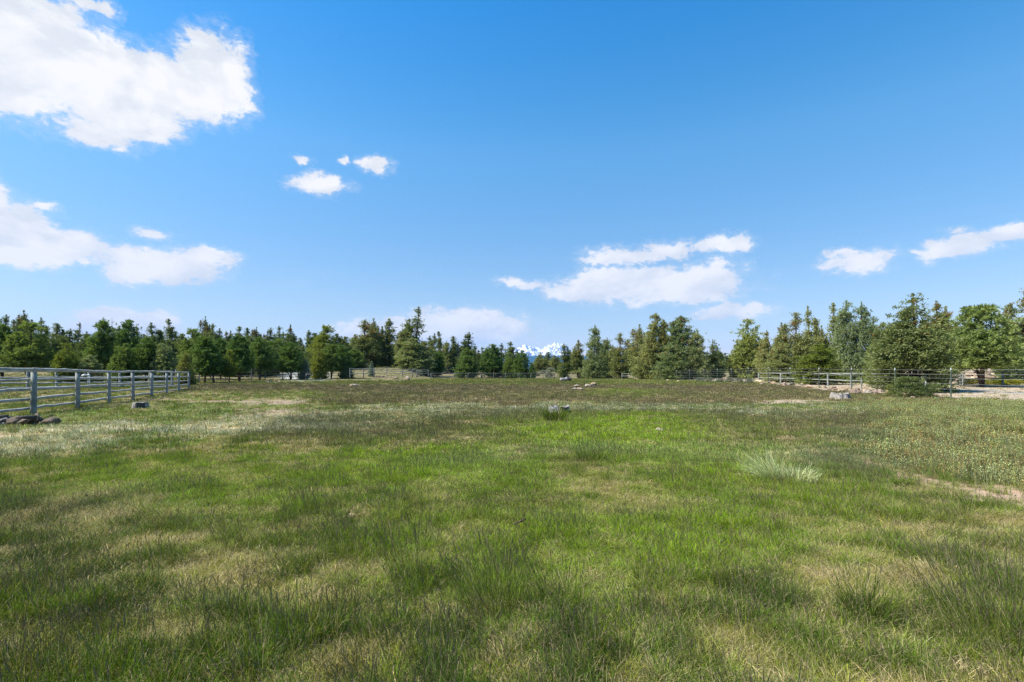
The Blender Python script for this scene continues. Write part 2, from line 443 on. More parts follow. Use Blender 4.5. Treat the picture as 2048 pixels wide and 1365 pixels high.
def forb(name, seed, n, wmul):
    """low leafy clump"""
    rng = random.Random(seed); Q = []; A = dict(lv=[], h=[], sd=[], dr=[])
    for k in range(n):
        a = rng.uniform(0, 6.28); r = .16 * math.sqrt(rng.random()); c = np.array([math.cos(a) * r, math.sin(a) * r, rng.uniform(0, .13) * (1.1 - r / .18)])
        d = np.array([math.cos(a) + rng.uniform(-.6, .6), math.sin(a) + rng.uniform(-.6, .6), rng.uniform(.3, 1.6)]); d /= np.linalg.norm(d)
        l = rng.uniform(.035, .07) * wmul; s2 = np.cross(d, [rng.uniform(-.4, .4), rng.uniform(-.4, .4), 1]); s2 = s2 / (np.linalg.norm(s2) + 1e-6) * l * .25
        Q.append([c, c + d * l * .5 + s2, c + d * l, c + d * l * .5 - s2])
        A['lv'].append([rng.random()] * 4); A['h'].append([1] * 4); A['sd'].append([0] * 4); A['dr'].append([.8 * (rng.random() < .08)] * 4)
    return qmesh(name, np.array(Q), M_GRASS, {k: np.array(v) for k, v in A.items()})

def wedge_points(y0, y1, density, margin=1.25, back=None):
    """random ground points in the viewed wedge between two depths"""
    area = margin * (y1 ** 2 - y0 ** 2); n = int(area * density)
    y = np.sqrt(NR.random(n) * (y1 ** 2 - y0 ** 2) + y0 ** 2)
    x = (NR.random(n) * 2 - 1) * margin * y
    return x, y

PAL = dict(vivid=(.185, .315, .010), green=(.112, .218, .014), dark=(.030, .074, .010), blue=(.22, .29, .19),
           olive=(.20, .205, .030), straw=(.68, .56, .33), tan=(.42, .34, .18), frost=(.66, .66, .52), purple=(.17, .135, .105),
           red=(.19, .135, .095), weed=(.29, .33, .10), mustard=(.26, .20, .08), sage=(.27, .33, .19))
PAL = {k: np.array(v) for k, v in PAL.items()}

def build_grass():
    T = lambda *a, **k: tuft('grass_tuft', M_GRASS, *a, **k)
    V = []; KI = {}
    def reg(key, meshes): KI[key] = (len(V), len(meshes)); V.extend(meshes)
    for lod, (wm, nb, sg) in {'n': (1.0, 1.0, 3), 'm': (2.2, .62, 2), 'f': (5.5, .5, 1)}.items():
        w = .0034 * wm; sp = {'n': 1.0, 'm': 1.5, 'f': 3.2}[lod]; nv = 4
        reg('fine' + lod, [T(100 + k, n=int(62 * nb), spread=.085 * sp, hmin=.05, hmax=.15, width=w, lean=.75, wind=-.28, segs=sg, dry_frac=.14, curl=.9) for k in range(nv)])
        reg('tall' + lod, [T(200 + k, n=int(55 * nb), spread=.06 * sp, hmin=.07, hmax=.17, width=w, lean=.5, wind=-.34, segs=sg, dry_frac=.06, curl=.65, seed_frac=.03, stalk_w=.0055 * wm ** .7) for k in range(nv)])
        reg('dry' + lod, [T(300 + k, n=int(60 * nb), spread=.11 * sp, hmin=.05, hmax=.14, width=w, lean=.9, wind=-.3, segs=sg, dry_frac=.45, curl=.8) for k in range(nv)])
        reg('seed' + lod, [T(400 + k, n=int(34 * nb), spread=.08 * sp, hmin=.07, hmax=.15, width=w, wind=-.3, lean=.40, segs=sg, dry_frac=.10, seed_frac=.30, curl=.35, stalk_w=.0046 * wm ** .75) for k in range(nv)])
        reg('weed' + lod, [weed('weed_clump', 500 + k, int(9 * (1 if lod != 'f' else 1.6)), {'n': .8, 'm': 1.0, 'f': 1.4}[lod]) for k in range(3)])
        reg('forb' + lod, [forb('forb_clump', 600 + k, int(60 * (1 if lod == 'n' else .8)), {'n': .6, 'm': .7, 'f': .8}[lod]) for k in range(3)])

    out = {k: [] for k in ('meadow_grass', 'dry_grass', 'seedhead_grass', 'weeds')}
    def emit(stuff, key, x, y, tint, smin=.8, smax=1.25, hs=1.0):
        n = len(x)
        if n == 0: return
        st, cnt = KI[key]
        s = NR.uniform(smin, smax, n)
        s = s * .76; sz = s * .82 * hs * NR.uniform(.8, 1.25, n)
        rot = np.stack([NR.normal(0, .07, n), NR.normal(0, .07, n), NR.normal(0, .55, n)], 1)
        out[stuff].append((np.stack([x, y, G(x, y)], 1), rot, np.stack([s, s, sz], 1), NR.integers(st, st + cnt, n), tint))
    def jit(c, n, a=.30):
        return np.clip(c * (1 + NR.normal(0, a, (n, 1))) * (1 + NR.normal(0, .05, (n, 3))), .01, .9)
    def mixc(a, b, t): return a[None, :] * (1 - t[:, None]) + b[None, :] * t[:, None]

    for lod, y0, y1, dens in (('n', .6, 8.5, 640), ('m', 8.5, 24, 190), ('f', 24, 72, 25.0), ('f', 72, 124, 8.0)):
        x, y = wedge_points(y0, y1, dens, 1.32 if y1 < 30 else 1.15)
        q = zones(x, y); n = len(x)
        A = .5 * fbm(x / .30, y / .30, 201, 3) + .5 * fbm(x / .68, y / .68, 207, 3); B = fbm(x / .22, y / .22, 211, 3); C = fbm(x / 4.5, y / 4.5, 221, 3)
        E = fbm(x / .55, y / .55, 231, 3)
        u = NR.random(n); u2 = NR.random(n)
        px, py = q['px'], q['py']
        # thin out where the soil shows
        keep = np.ones(n)
        keep *= 1 - .93 * q['dirt']; keep *= 1 - .88 * np.clip(q['path'], 0, 1)
        keep *= 1 - .55 * np.clip((fbm(x / .8, y / .8, 241, 4) - .63) * 9, 0, 1) * (y < 40); keep *= 1 - .55 * q['bare']; keep *= 1 - .12 * q['strip']; keep *= 1 - .62 * q['far'];
        keep *= 1 - .40 * q['weeds'] - .5 * q['weeds'] * np.clip((fbm(x / 1.6, y / 1.6, 271, 4) - .52) * 8, 0, 1); keep *= 1 - q['scrub'] * np.clip((fbm(x / 2, y / 2, 261, 4) - .45) * 6, 0, .85)
        pick = NR.random(n) < keep
        # --- weights of the kinds
        gl = np.clip((A - .345) * 6, 0, 1)          # lushness
        lush = np.clip(.15 + .72 * gl + .5 * q['vivid'] + .35 * (C - .5) + .55 * q['deep'] - .12 * sstep(1010, 1200, py) * sstep(950, 500, px), 0, 1)
        w_seed = np.clip(.012 + .85 * q['purple'] + .50 * q['mauve'] + .50 * np.clip((E - .50) * 6, 0, 1) * sstep(880, 1000, py) + .30 * q['deep'] * np.clip((E - .44) * 6, 0, 1) , 0, 1.6)
        w_seed *= (1 - q['strip']) * (1 - q['weeds'])
        w_dry = -.35 * q['strip'] + .10 + np.clip(1.0 - lush, 0, 1) * .55 * (.35 + 1.3 * np.clip((B - .40) * 5, 0, 1)) + 1.2 * q['strip'] + .3 * q['scrub']
        w_weed = 1.5 * q['weeds']
        w_forb = 1.3 * q['scrub'] * np.clip((B - .42) * 6, 0, 1) + .9 * q['bare'] * np.clip((A - .5) * 6, 0, 1) + .5 * q['dirt']
        w_tall = lush * (np.clip((A - .49) * 9, 0, 1) * .9 + np.clip((B - .42) * 4, 0, 1) * .6) + .25 * q['vivid']
        w_fine = .35 + .65 * lush + .8 * q['frost']
        W = np.stack([w_fine, w_tall, w_dry, w_seed, w_weed, w_forb], 1)
        W = np.cumsum(W / W.sum(1, keepdims=True), 1)
        kind = (u[:, None] > W).sum(1)
        # --- greens
        base = mixc(PAL['olive'], PAL['green'], np.clip(lush * 1.15, 0, 1)); th = np.clip((.50 - E) * 5, 0, 1)[:, None] * .40 * (1 - q['vivid'][:, None]); base = base * (1 - th) + np.array((.36, .31, .10)) * th
        dk = np.clip((C - .46) * 4, 0, 1) * .70 + np.clip((A - .455) * 9, 0, 1) * (.50 + .5 * sstep(1000, 1200, py))
        dk = np.clip(dk * (1 - q['vivid']) + .6 * q['deep'] * np.clip(.4 + (B - .4) * 4, 0, 1), 0, 1)[:, None]; base = base * (1 - dk) + PAL['dark'] * dk
        v = np.clip(q['vivid'] * 1.1 + .5 * np.clip((A - .55) * 6, 0, 1), 0, 1)[:, None]; base = base * (1 - v) + PAL['vivid'] * v
        bl = np.clip(q['frost'] * .85 + .35 * np.clip((C - .5) * 5, 0, 1) * sstep(820, 860, py) * sstep(1100, 950, py), 0, 1)[:, None]; base = base * (1 - bl) + PAL['blue'] * bl
        fr = (NR.random(n) < .36 * q['frost'] + .5 * q['strip'] * 1.0)[:, None] * 1.0; base = base * (1 - fr) + PAL['frost'] * fr
        oc = (NR.random(n) < .12)[:, None] * .7; base = base * (1 - oc) + PAL['olive'] * oc
        bp = np.clip(q['purple'] * .95 + q['mauve'] * .45, 0, .95)[:, None]
        pcol = mixc(PAL['purple'], PAL['red'], np.clip((q['py'] - 790) / 12, 0, 1) * (q['purple'] > .2) * .9)
        og = mixc(PAL['olive'], PAL['green'], NR.random(n) * .8)
        basep = base * (1 - bp) + (.70 * pcol + .30 * og) * bp
        dist_h = 1.0
        for kd, key, stuff in ((0, 'fine', 'meadow_grass'), (1, 'tall', 'meadow_grass'), (2, 'dry', 'dry_grass'), (3, 'seed', 'seedhead_grass'), (4, 'weed', 'weeds'), (5, 'forb', 'weeds')):
            s = pick & (kind == kd); k = int(s.sum())
            if kd in (0, 1): t = jit(basep[s], k)
            elif kd == 2:
                t = jit(mixc(PAL['straw'], PAL['tan'], NR.random(k)), k); g_ = (NR.random(k) < .38)[:, None]; t = np.where(g_, .5 * t + .5 * basep[s], t)
            elif kd == 3:
                pw = np.clip(q['purple'][s] + q['mauve'][s] * .7, 0, 1)[:, None]
                t = jit(basep[s] * (1 - .75 * pw) + pcol[s] * .75 * pw, k)
            elif kd == 4:
                t = jit(mixc(PAL['weed'], PAL['sage'], NR.random(k)), k)
                mu = (NR.random(k) < .28 * np.clip((C[s] - .45) * 6, 0, 1) + .03)[:, None]; t = np.where(mu, jit(PAL['mustard'][None, :].repeat(k, 0), k), t)
            else:
                t = jit(mixc(PAL['sage'], PAL['green'], NR.random(k)), k)
            hs = 1.0
            if kd in (0, 2):
                hs = 1 - .45 * q['strip'][s]
            if kd in (0, 1, 3): hs = .88 + .55 * np.clip((A[s] - .49) * 6, -.4, 1) + .25 * sstep(1150, 1300, py[s])
            emit(stuff, key + lod, x[s], y[s], t, hs=hs)
    labels = dict(meadow_grass=('fine green meadow grass covering the field', 'grass'), dry_grass=('matted pale straw grass lying between green tufts', 'dry grass'),
                  seedhead_grass=('dark purplish seed head grass standing across the meadow', 'grass'), weeds=('leafy yellow-green weeds and low herbs growing on bare soil', 'weeds'))
    for k, L in out.items():
        P = [np.concatenate([r[i] for r in L]) for i in range(5)]
        scatter(k, *P, V, *labels[k])
        print('GRASS', k, len(P[0]))
build_grass()

# tussocks: countable big clumps
def tussock(px, py, seed, mat, label, w=.16, h=(.25, .42), n=260, seedf=.2, wind=-.22, width=.005, lean=.45):
    p = gp(px, py)
    q, a = blades(random.Random(seed), n=n, spread=w, hmin=h[0], hmax=h[1], width=width, lean=lean, wind=wind, segs=4, seed_frac=seedf, dry_frac=.05, curl=.35, stalk_w=.0042)
    o = link('grass_tussock', qmesh('grass_tussock', q, mat, a), loc=p)
    tag(o, label, 'grass tussock', 'big grass tussocks in the meadow')
tussock(1545, 962, 1, M_TUS_P, 'pale whitish tussock with long blades combed over to one side', .15, (.30, .48), 300, 0, -.80, .006, .5)
tussock(1592, 966, 2, M_TUS_P, 'pale green feathery tussock beside the whitish combed one', .22, (.16, .30), 420, 0, .03, .006)
tussock(990, 1222, 3, M_TUS_D, 'tall dark tussock bristling with dark seed stalks near the bottom centre', .17, (.20, .34), 420, .32, -.22, .0026, .6)
tussock(1120, 1215, 4, M_TUS_D, 'dark tussock with thinner seed stalks just beside the bristling one', .15, (.16, .28), 300, .22, -.26, .0026)
tussock(1178, 925, 5, M_TUS_D, 'small round dark green tussock alone in bright green grass', .20, (.16, .28), 300, .05, -.05, .008)
tussock(1735, 1230, 6, M_TUS_D, 'round dark green tussock set in dry straw grass', .12, (.16, .26), 320, .05, -.1, .004)
tussock(1110, 842, 7, M_TUS_D, 'green tussock growing against the grey stump in mid field', .35, (.3, .5), 300, .05, -.05, .02)
tussock(820, 1160, 8, M_TUS_D, 'dark tussock of upright seed stalks beside pale dry grass', .14, (.18, .30), 260, .28, -.22, .0026)
tussock(1990, 1290, 9, M_TUS_D, 'tall dark tussock of purplish seed stalks in the lower right corner', .20, (.22, .36), 380, .35, -.22, .0026)

# ------------------------------------------------------------------ trees
def tube(verts, faces, pts, radii, k=6):
    s = len(verts)
    for i, (p, r) in enumerate(zip(pts, radii)):
        p = np.asarray(p, float)
        d = np.asarray(pts[min(i + 1, len(pts) - 1)], float) - np.asarray(pts[max(i - 1, 0)], float)
        d /= (np.linalg.norm(d) + 1e-9)
        a = np.cross(d, [0, 0, 1.0]) if abs(d[2]) < .95 else np.cross(d, [0, 1.0, 0]); a /= np.linalg.norm(a); b = np.cross(d, a)
        for j in range(k):
            t = 2 * math.pi * j / k
            verts.append(p + a * math.cos(t) * r + b * math.sin(t) * r)
    for i in range(len(pts) - 1):
        for j in range(k):
            j2 = (j + 1) % k
            faces.append((s + i * k + j, s + i * k + j2, s + (i + 1) * k + j2, s + (i + 1) * k + j))
    faces.append(tuple(s + j for j in range(k))[::-1]); faces.append(tuple(s + (len(pts) - 1) * k + j for j in range(k)))

ASPECT = dict(roundpine=.85, pine=.58, pinelow=.75, juniper=.66, oldjun=.50, spruce=.60, back=.42, column=.62, shrub=1.3)
def unit(v): return v / (np.linalg.norm(v, axis=-1, keepdims=True) + 1e-9)
def gen_tree(kind, seed):
    """unit tree: height 1, crown radius about .5 (scaled per object). returns (crown quads, attrs, trunk verts, faces)"""
    rng = np.random.default_rng(seed); rr = random.Random(seed); CS = []
    K = dict(
        roundpine=dict(cb=.26, prof='round', nb=110, tw=10, nl=12, ll=.060, lw=.013, elev=(.0, .9), clump=.020, tufty=1, rag=.22),
        pine=dict(cb=.24, prof='oval', nb=95, tw=9, nl=11, ll=.062, lw=.013, elev=(.05, .95), clump=.018, tufty=1, rag=.20),
        pinelow=dict(cb=.03, prof='egg', nb=140, tw=9, nl=11, ll=.060, lw=.013, elev=(.0, .95), clump=.018, tufty=1, rag=.22),
        juniper=dict(cb=.02, prof='cone', nb=105, tw=9, nl=19, ll=.034, lw=.011, elev=(.25, 1.1), clump=.021, tufty=0, rag=.30),
        oldjun=dict(cb=.05, prof='irreg', nb=62, tw=8, nl=13, ll=.030, lw=.013, elev=(.15, .8), clump=.026, tufty=0, rag=.62),
        spruce=dict(cb=.02, prof='cone', nb=150, tw=10, nl=11, ll=.036, lw=.012, elev=(-.15, .6), clump=.020, tufty=0, rag=.16),
        back=dict(cb=.04, prof='slim', nb=58, tw=8, nl=10, ll=.036, lw=.013, elev=(.1, .7), clump=.024, tufty=0, rag=.62),
        column=dict(cb=.02, prof='column', nb=130, tw=8, nl=14, ll=.050, lw=.014, elev=(1.0, 1.35), clump=.026, tufty=0, rag=.12),
        shrub=dict(cb=.0, prof='dome', nb=60, tw=9, nl=12, ll=.085, lw=.030, elev=(.3, 1.2), clump=.060, tufty=0, rag=.30),
    )[kind]
    A = ASPECT[kind]
    def prof(t):
        p = K['prof']
        if p == 'oval': return min(1, .55 + t * 2.2) * (1 - t) ** .62 + .02
        if p == 'round': return math.sin(math.pi * min(1, t * .82 + .18)) ** .6 * (1 - .25 * t)
        if p == 'egg': return min(1, .75 + t * 1.3) * (1 - t) ** .60 + .02
        if p == 'cone': return (1 - t) ** .72 * (.80 + .20 * min(1, t * 6)) + .025
        if p == 'irreg': return (1 - t) ** .8 * (.78 + .22 * math.sin(t * 9 + seed)) + .05
        if p == 'slim': return (1 - t) ** .95 * (.8 + .2 * math.sin(t * 13 + seed)) + .035
        if p == 'column': return math.sin(math.pi * min(1, t * .8 + .2)) ** .5
        if p == 'dome': return math.sqrt(max(0.02, 1 - t * t))
    # leaders: the main axis and lesser side tops
    leaders = [(0, 0, 1.0, 1.0, 1.0)]
    nlead = dict(juniper=3, oldjun=4, back=1, roundpine=2, pine=1, pinelow=1, spruce=0, column=3, shrub=0)[kind]
    for k in range(nlead):
        a = rr.uniform(0, 6.28); d = rr.uniform(.12, .30) * A
        leaders.append((math.cos(a) * d, math.sin(a) * d, rr.uniform(.62, .93), rr.uniform(.40, .62), .45))
    C = []; D = []; BR = []; CL = []
    tv, tf = [], []
    bend = rng.normal(0, .012, (2,))
    axis = lambda z, ox, oy, top: np.array([ox * min(1, z / (top * .45)) + bend[0] * math.sin(z * 5), oy * min(1, z / (top * .45)) + bend[1] * math.sin(z * 4), z])
    for li, (ox, oy, top, rs, cnt) in enumerate(leaders):
        zs = np.linspace(0, top * .97, 9)
        r0 = (.026 if kind == 'roundpine' else .017 if kind in ('pine', 'pinelow') else .019) * (1 if li == 0 else .55)
        if kind == 'shrub': r0 = .02
        tube(tv, tf, [axis(z, ox, oy, top) - np.array([0, 0, .03 if z == 0 else 0]) for z in zs], [r0 * (1 - .88 * (z / top)) + .002 for z in zs], 7 if li == 0 else 5)
        lob = [(rr.uniform(0, 6.28), rr.uniform(.6, 1.0)) for _ in range(4)]
        for b in range(int(K['nb'] * cnt)):
            t = rr.random() ** 1.1
            if K['prof'] in ('cone', 'irreg', 'slim', 'oval', 'egg'): t = 1 - rr.random() ** .62
            cb = K['cb'] if li == 0 else .25
            z = cb * 1.0 + (top - cb) * t
            az = rr.uniform(0, 6.28)
            rad = .5 * A * rs * prof(t) * (1 - K['rag'] * rr.random()) * (1 + .14 * sum(math.cos(az - a) * w for a, w in lob) * .5)
            e0, e1 = K['elev']; el = e0 + (e1 - e0) * t + rr.uniform(-.15, .15)
            d = np.array([math.cos(az) * math.cos(el), math.sin(az) * math.cos(el), math.sin(el) * .55])
            L = rad / max(.3, math.hypot(d[0], d[1]))
            if K['prof'] == 'column': L = min(L, .35)
            base = axis(z, ox, oy, top); base[2] -= min(.12, L * d[2]) * (0.6)
            tip = base + d * L
            if tip[2] > top: tip[2] = top - rr.uniform(0, .03)
            midp = base + d * L * .5 + np.array([0, 0, -.02 * L])
            tube(tv, tf, [base, midp, tip], [.0045 * (1 - .6 * t), .003 * (1 - .6 * t), .001], 3)
            lvb = rr.uniform(-.18, .18)
            for w in range(K['tw']):
                u = rr.uniform(.30, 1.0) ** .75
                off = rng.normal(0, 1, 3) * np.array([1, 1, .7]) * (.05 + .16 * L) * .55
                c = base + (tip - base) * u + off * (.4 + .6 * u)
                if c[2] > top + .005: c[2] = top - rr.uniform(0, .02)
                if c[2] < .004: c[2] = rr.uniform(.004, .03)
                brn = 0.0
                if kind in ('oldjun', 'juniper'): brn = 1.0 if (rr.random() < (.30 if kind == 'oldjun' else .10) * max(0, c[2] - .45) * 2.2) else 0.0
                out_d = unit(np.array([d[0], d[1], d[2] + .35]) + rng.normal(0, .25, 3))
                C.append(c); D.append(out_d); BR.append(brn); CS.append(1 - .45 * c[2]); CL.append(min(1, max(0, .5 + lvb + rng.normal(0, .14))))
        # leader spire
        for w in range(16):
            z = top * (1 - .17 * rr.random() ** 1.3); a = rr.uniform(0, 6.28); ro = (top - z) * rr.uniform(.02, .24)
            c = axis(z, ox, oy, top) + np.array([math.cos(a) * ro, math.sin(a) * ro, 0]); c[2] = min(c[2], top)
            C.append(c); D.append(unit(np.array([math.cos(a) * .5, math.sin(a) * .5, 1.0]))); BR.append(0.); CL.append(.5 + rr.uniform(-.15, .15)); CS.append(.26 + .35 * (1 - z / top) / .17)
    C = np.array(C); D = np.array(D); BR = np.array(BR); CL = np.array(CL)
    n = len(C); nl = K['nl']
    c = np.repeat(C, nl, 0); d = np.repeat(D, nl, 0); br = np.repeat(BR, nl); cl = np.repeat(CL, nl); cs = np.repeat(np.array(CS), nl)[:, None]
    if K['tufty']:
        dirs = unit(d * .75 + rng.normal(0, .62, d.shape)); c = c + rng.normal(0, K['clump'] * .35, c.shape) * cs
    else:
        dirs = unit(d * .8 + rng.normal(0, .55, d.shape)); c = c + rng.normal(0, 1, c.shape) * np.array([1, 1, .8]) * (K['clump'] * cs)
    ln = K['ll'] * rng.uniform(.6, 1.25, len(c))[:, None] * (.45 + .55 * cs); wd = K['lw'] * rng.uniform(.7, 1.3, len(c))[:, None] * (.5 + .5 * cs)
    s = unit(np.cross(dirs, rng.normal(0, 1, c.shape)))
    b0 = c if K['tufty'] else c - dirs * ln * .5
    Q = np.stack([b0, b0 + dirs * ln * .55 + s * wd / 2, b0 + dirs * ln, b0 + dirs * ln * .55 - s * wd / 2], 1)
    Q[..., 2] = np.maximum(Q[..., 2], .002)
    lv = np.clip(cl + rng.normal(0, .16, len(c)), 0, 1)
    return Q, dict(lv=lv, br=br), tv, tf

TREE = {}
def tree_meshes(kind, var, leaf, bark):
    k = (kind, var, leaf.name, bark.name)
    if k not in TREE:
        g = (kind, var)
        if g not in TREE: TREE[g] = gen_tree(kind, {'roundpine': 170, 'pine': 10, 'pinelow': 30, 'juniper': 50, 'oldjun': 70, 'spruce': 90, 'back': 110, 'column': 130, 'shrub': 150}[kind] + var)
        Q, A, tv, tf = TREE[g]
        TREE[k] = (qmesh(kind + '_crown', Q, leaf, A), mesh(kind + '_trunk', tv, tf, bark, True))
    return TREE[k]
NV = dict(roundpine=1, pine=4, pinelow=3, juniper=4, oldjun=4, spruce=2, back=5, column=1, shrub=3)
CNT = {}
def tree(kind, px, base, top, w, label, leaf=None, cat='tree', name=None, group=None, bark=None, rz=None):
    leaf = leaf or dict(roundpine=M_PINE, pine=M_PINE, pinelow=M_PINE, juniper=M_JUN, oldjun=M_JUN, spruce=M_SPR, back=M_BACK, column=M_PINE, shrub=M_SAGE)[kind]
    bark = bark or (M_BARK if kind in ('pine', 'pinelow', 'roundpine', 'spruce') else M_BARKJ)
    p = gp(px, 0, base[1]) if isinstance(base, tuple) else gp(px, base)
    h = up_at(top, p.y) - p.z; wd = w / F * p.y
    CNT[kind] = CNT.get(kind, 0) + 1
    cm, tm = tree_meshes(kind, CNT[kind] % NV[kind], leaf, bark)
    name = name or dict(roundpine='pine_tree', pine='pine_tree', pinelow='pine_tree', juniper='juniper_tree', oldjun='juniper_tree', spruce='spruce_tree', back='conifer_tree', column='juniper_tree', shrub='shrub')[kind]
    e = empty(name, p, R.uniform(0, 6.28) if rz is None else rz)
    wd *= {'back': 1.5, 'oldjun': 1.25}.get(kind, 1.06); e.scale = (wd / ASPECT[kind], wd / ASPECT[kind], h)
    link('trunk', tm, e); link('crown', cm, e)
    return tag(e, label, cat, group)

D_ = lambda d: ('D', d)
GP = 'planted pines along the rail fence'
# --- behind the five-rail pole fence
tree('pine', 6, D_(62), 650, 66, 'green pine cut by the left picture edge behind the pole fence', group=GP)
tree('pine', 62, D_(60), 647, 86, 'broad round pine behind the nearest post of the pole fence', group=GP)
tree('pinelow', 133, D_(56), 687, 52, 'short yellow-green pine beside the second nearest pole fence post', M_PINEB, group=GP)
tree('spruce', 180, D_(57), 710, 56, 'low wide young fir with layered pale boughs above the pole fence rail', M_SPR)
tree('pine', 205, D_(66), 640, 62, 'tall dark pine behind the third nearest pole fence post', group=GP)
tree('pinelow', 249, D_(56), 689, 60, 'dark rounded pine behind the fourth nearest pole fence post', group=GP)
tree('pine', 256, D_(80), 642, 56, 'tall pine looming right behind the dark rounded pine', group=GP)
tree('pine', 292, D_(58), 675, 54, 'bright green pine behind the fifth nearest pole fence post', group=GP)
tree('pinelow', 328, D_(58), 688, 58, 'bluish green pine behind the third post from the pole fence far end', M_SPR, group=GP)
tree('spruce', 370, 771, 703, 42, 'yellow-green young spruce standing at the far end of the pole fence', leaf_material('young_spruce_needles', (.10, .13, .035), (.23, .26, .09)))
tree('pine', 386, D_(72), 660, 52, 'tall pine rising behind the yellow-green young spruce', group=GP)
# --- the row with bare trunks past the fence end
tree('pine', 409, 767, 673, 58, 'first big bare-trunked pine past the end of the pole fence', group=GP)
TILT = tree('pine', 429, 767, 681, 52, 'second bare-trunked pine in the row, its trunk leaning', group=GP)
TILT.rotation_euler = (0, -.13, 0)
tree('pine', 441, D_(70), 676, 50, 'dense pine between the leaning trunk pine and a thin forked one', group=GP)
tree('pine', 459, 766.5, 702, 30, 'small slender pine with thin forked stem standing before the row', M_PINEB, group=GP)
tree('pine', 478, 764, 671, 56, 'tall straight pine fifth along the bare-trunked row', group=GP)
TILT = tree('pine', 490, D_(84), 678, 48, 'pine with slanting trunk just behind the tall straight one', group=GP)
TILT.rotation_euler = (0, -.12, 0)
tree('pine', 519, 760.5, 675, 56, 'full pine near the gap opposite the first rock mound', group=GP)
tree('pine', 529, D_(86), 684, 44, 'narrower pine overlapping the full pine beside the rock mound', group=GP)
tree('pine', 544, D_(96), 682, 44, 'pine directly behind the small rock mound', group=GP)
tree('pine', 557, D_(100), 679, 48, 'pine with pale green tips behind the rock mound', group=GP)
tree('pine', 582, 760, 686, 56, 'last pine of the row, beside the small blue spruce', group=GP)
tree('spruce', 609, 759.5, 716, 27, 'small blue spruce in front of the pale gravel drive', M_BLUE)
tree('pine', 652, D_(112), 654, 66, 'tall pale green tree with an airy rounded top', M_PINEB)
tree('pinelow', 638, 758.5, 690, 38, 'yellow-green pine with low branches in the middle clump', M_PINEB)
tree('pine', 662, 757.5, 688, 46, 'green pine with bare trunk in the middle of the clump', group=GP)
tree('pine', 684, 757, 692, 46, 'dark pine behind the small grey-green spruce', group=GP)
tree('spruce', 693, 757.5, 709, 30, 'small grey-green spruce in front of dark pines', M_SPR)
tree('pine', 709, D_(112), 699, 44, 'shadowy pine at the end of the middle clump', group=GP)
tree('spruce', 743, 754, 722, 15, 'tiny blue-green spruce at the rail fence corner', M_BLUE)
# --- junipers of the middle distance
tree('oldjun', 729, D_(135), 641, 58, 'tall ragged juniper, first of the pair right of the pale green tree')
tree('oldjun', 748, D_(140), 638, 50, 'tall ragged juniper, second of the pair, with a sharper top')
tree('back', 779, D_(140), 638, 38, 'slender spired juniper between the ragged pair and the tallest one')
tree('oldjun', 812, D_(132), 644, 46, 'ragged brown-flecked juniper leaning on the tallest juniper')
tree('back', 834, D_(130), 615, 46, 'tallest juniper of the middle distance, with a thin crooked spire')
tree('juniper', 824, D_(126), 676, 70, 'broad grey-green juniper at the foot of the tallest one', M_JUNG)
tree('juniper', 848, D_(128), 684, 54, 'rounded juniper in shade beside the columnar one', M_JUNG)
tree('column', 875, 753.5, 706, 30, 'columnar upright green juniper in front of the rail fence')
tree('back', 868, D_(150), 667, 24, 'thin dark conifer spire behind the columnar juniper', group='thin conifers behind the columnar juniper')
tree('back', 878, D_(155), 663, 22, 'sparse dark conifer with a bare spike behind the columnar juniper', group='thin conifers behind the columnar juniper')
tree('juniper', 893, D_(160), 681, 34, 'soft grey juniper on the pale knoll', M_JUNG)
tree('back', 906, D_(160), 673, 26, 'dark thin conifer standing on the pale knoll')
tree('back', 937, D_(150), 665, 36, 'pointed juniper rising behind the dark green round pine')
tree('pinelow', 935, D_(124), 697, 52, 'dark green round pine, first of three behind the long rail fence')
tree('pinelow', 985, D_(126), 690, 58, 'bushy green pine, middle of three behind the long rail fence')
tree('back', 966, D_(165), 695, 24, 'small dark conifer top in the gap before the bushy green pine')
tree('back', 1002, D_(160), 687, 24, 'crooked conifer top behind the bushy green pine')
tree('back', 1021, D_(155), 684, 28, 'pointed dark conifer behind the last of the three pines')
tree('pinelow', 1018, D_(124), 706, 34, 'green pine tucked between the bushy pine and the mountain gap')
tree('pinelow', 1043, D_(122), 702, 44, 'dark green pine beside the gap with the snowy mountain')
tree('pinelow', 1064, D_(120), 726, 16, 'little pine sapling at the foot of the mountain gap')
tree('juniper', 1082, D_(165), 704, 34, 'grey juniper below the main snowy peak', M_JUN)
tree('back', 1096, D_(170), 704, 24, 'slim juniper overlapping the grey one below the peak')
tree('juniper', 1108, D_(165), 711, 34, 'low green juniper below the main peak', M_JUN)
tree('back', 1128, 758.5, 688, 30, 'slender dark juniper with bare lower trunk before the main peak')
tree('oldjun', 1157, D_(120), 680, 40, 'bushy brownish juniper next to the snowy slope')
tree('juniper', 1165, 756.5, 716, 28, 'small dark green juniper cone at the rail fence', M_PINE)
tree('spruce', 1189, 758, 650, 50, 'pointed grey-green spire tree, tallest beside the mountain', M_JUNG)
tree('juniper', 1214, D_(120), 674, 40, 'dim juniper pressed behind the pointed spire tree', M_JUNG)
tree('oldjun', 1240, D_(113), 667, 46, 'dark open juniper beside the big clump with brown tops')
tree('juniper', 1248, 757, 718, 20, 'small bright green bushy juniper by the single-rail fence', M_PINE)
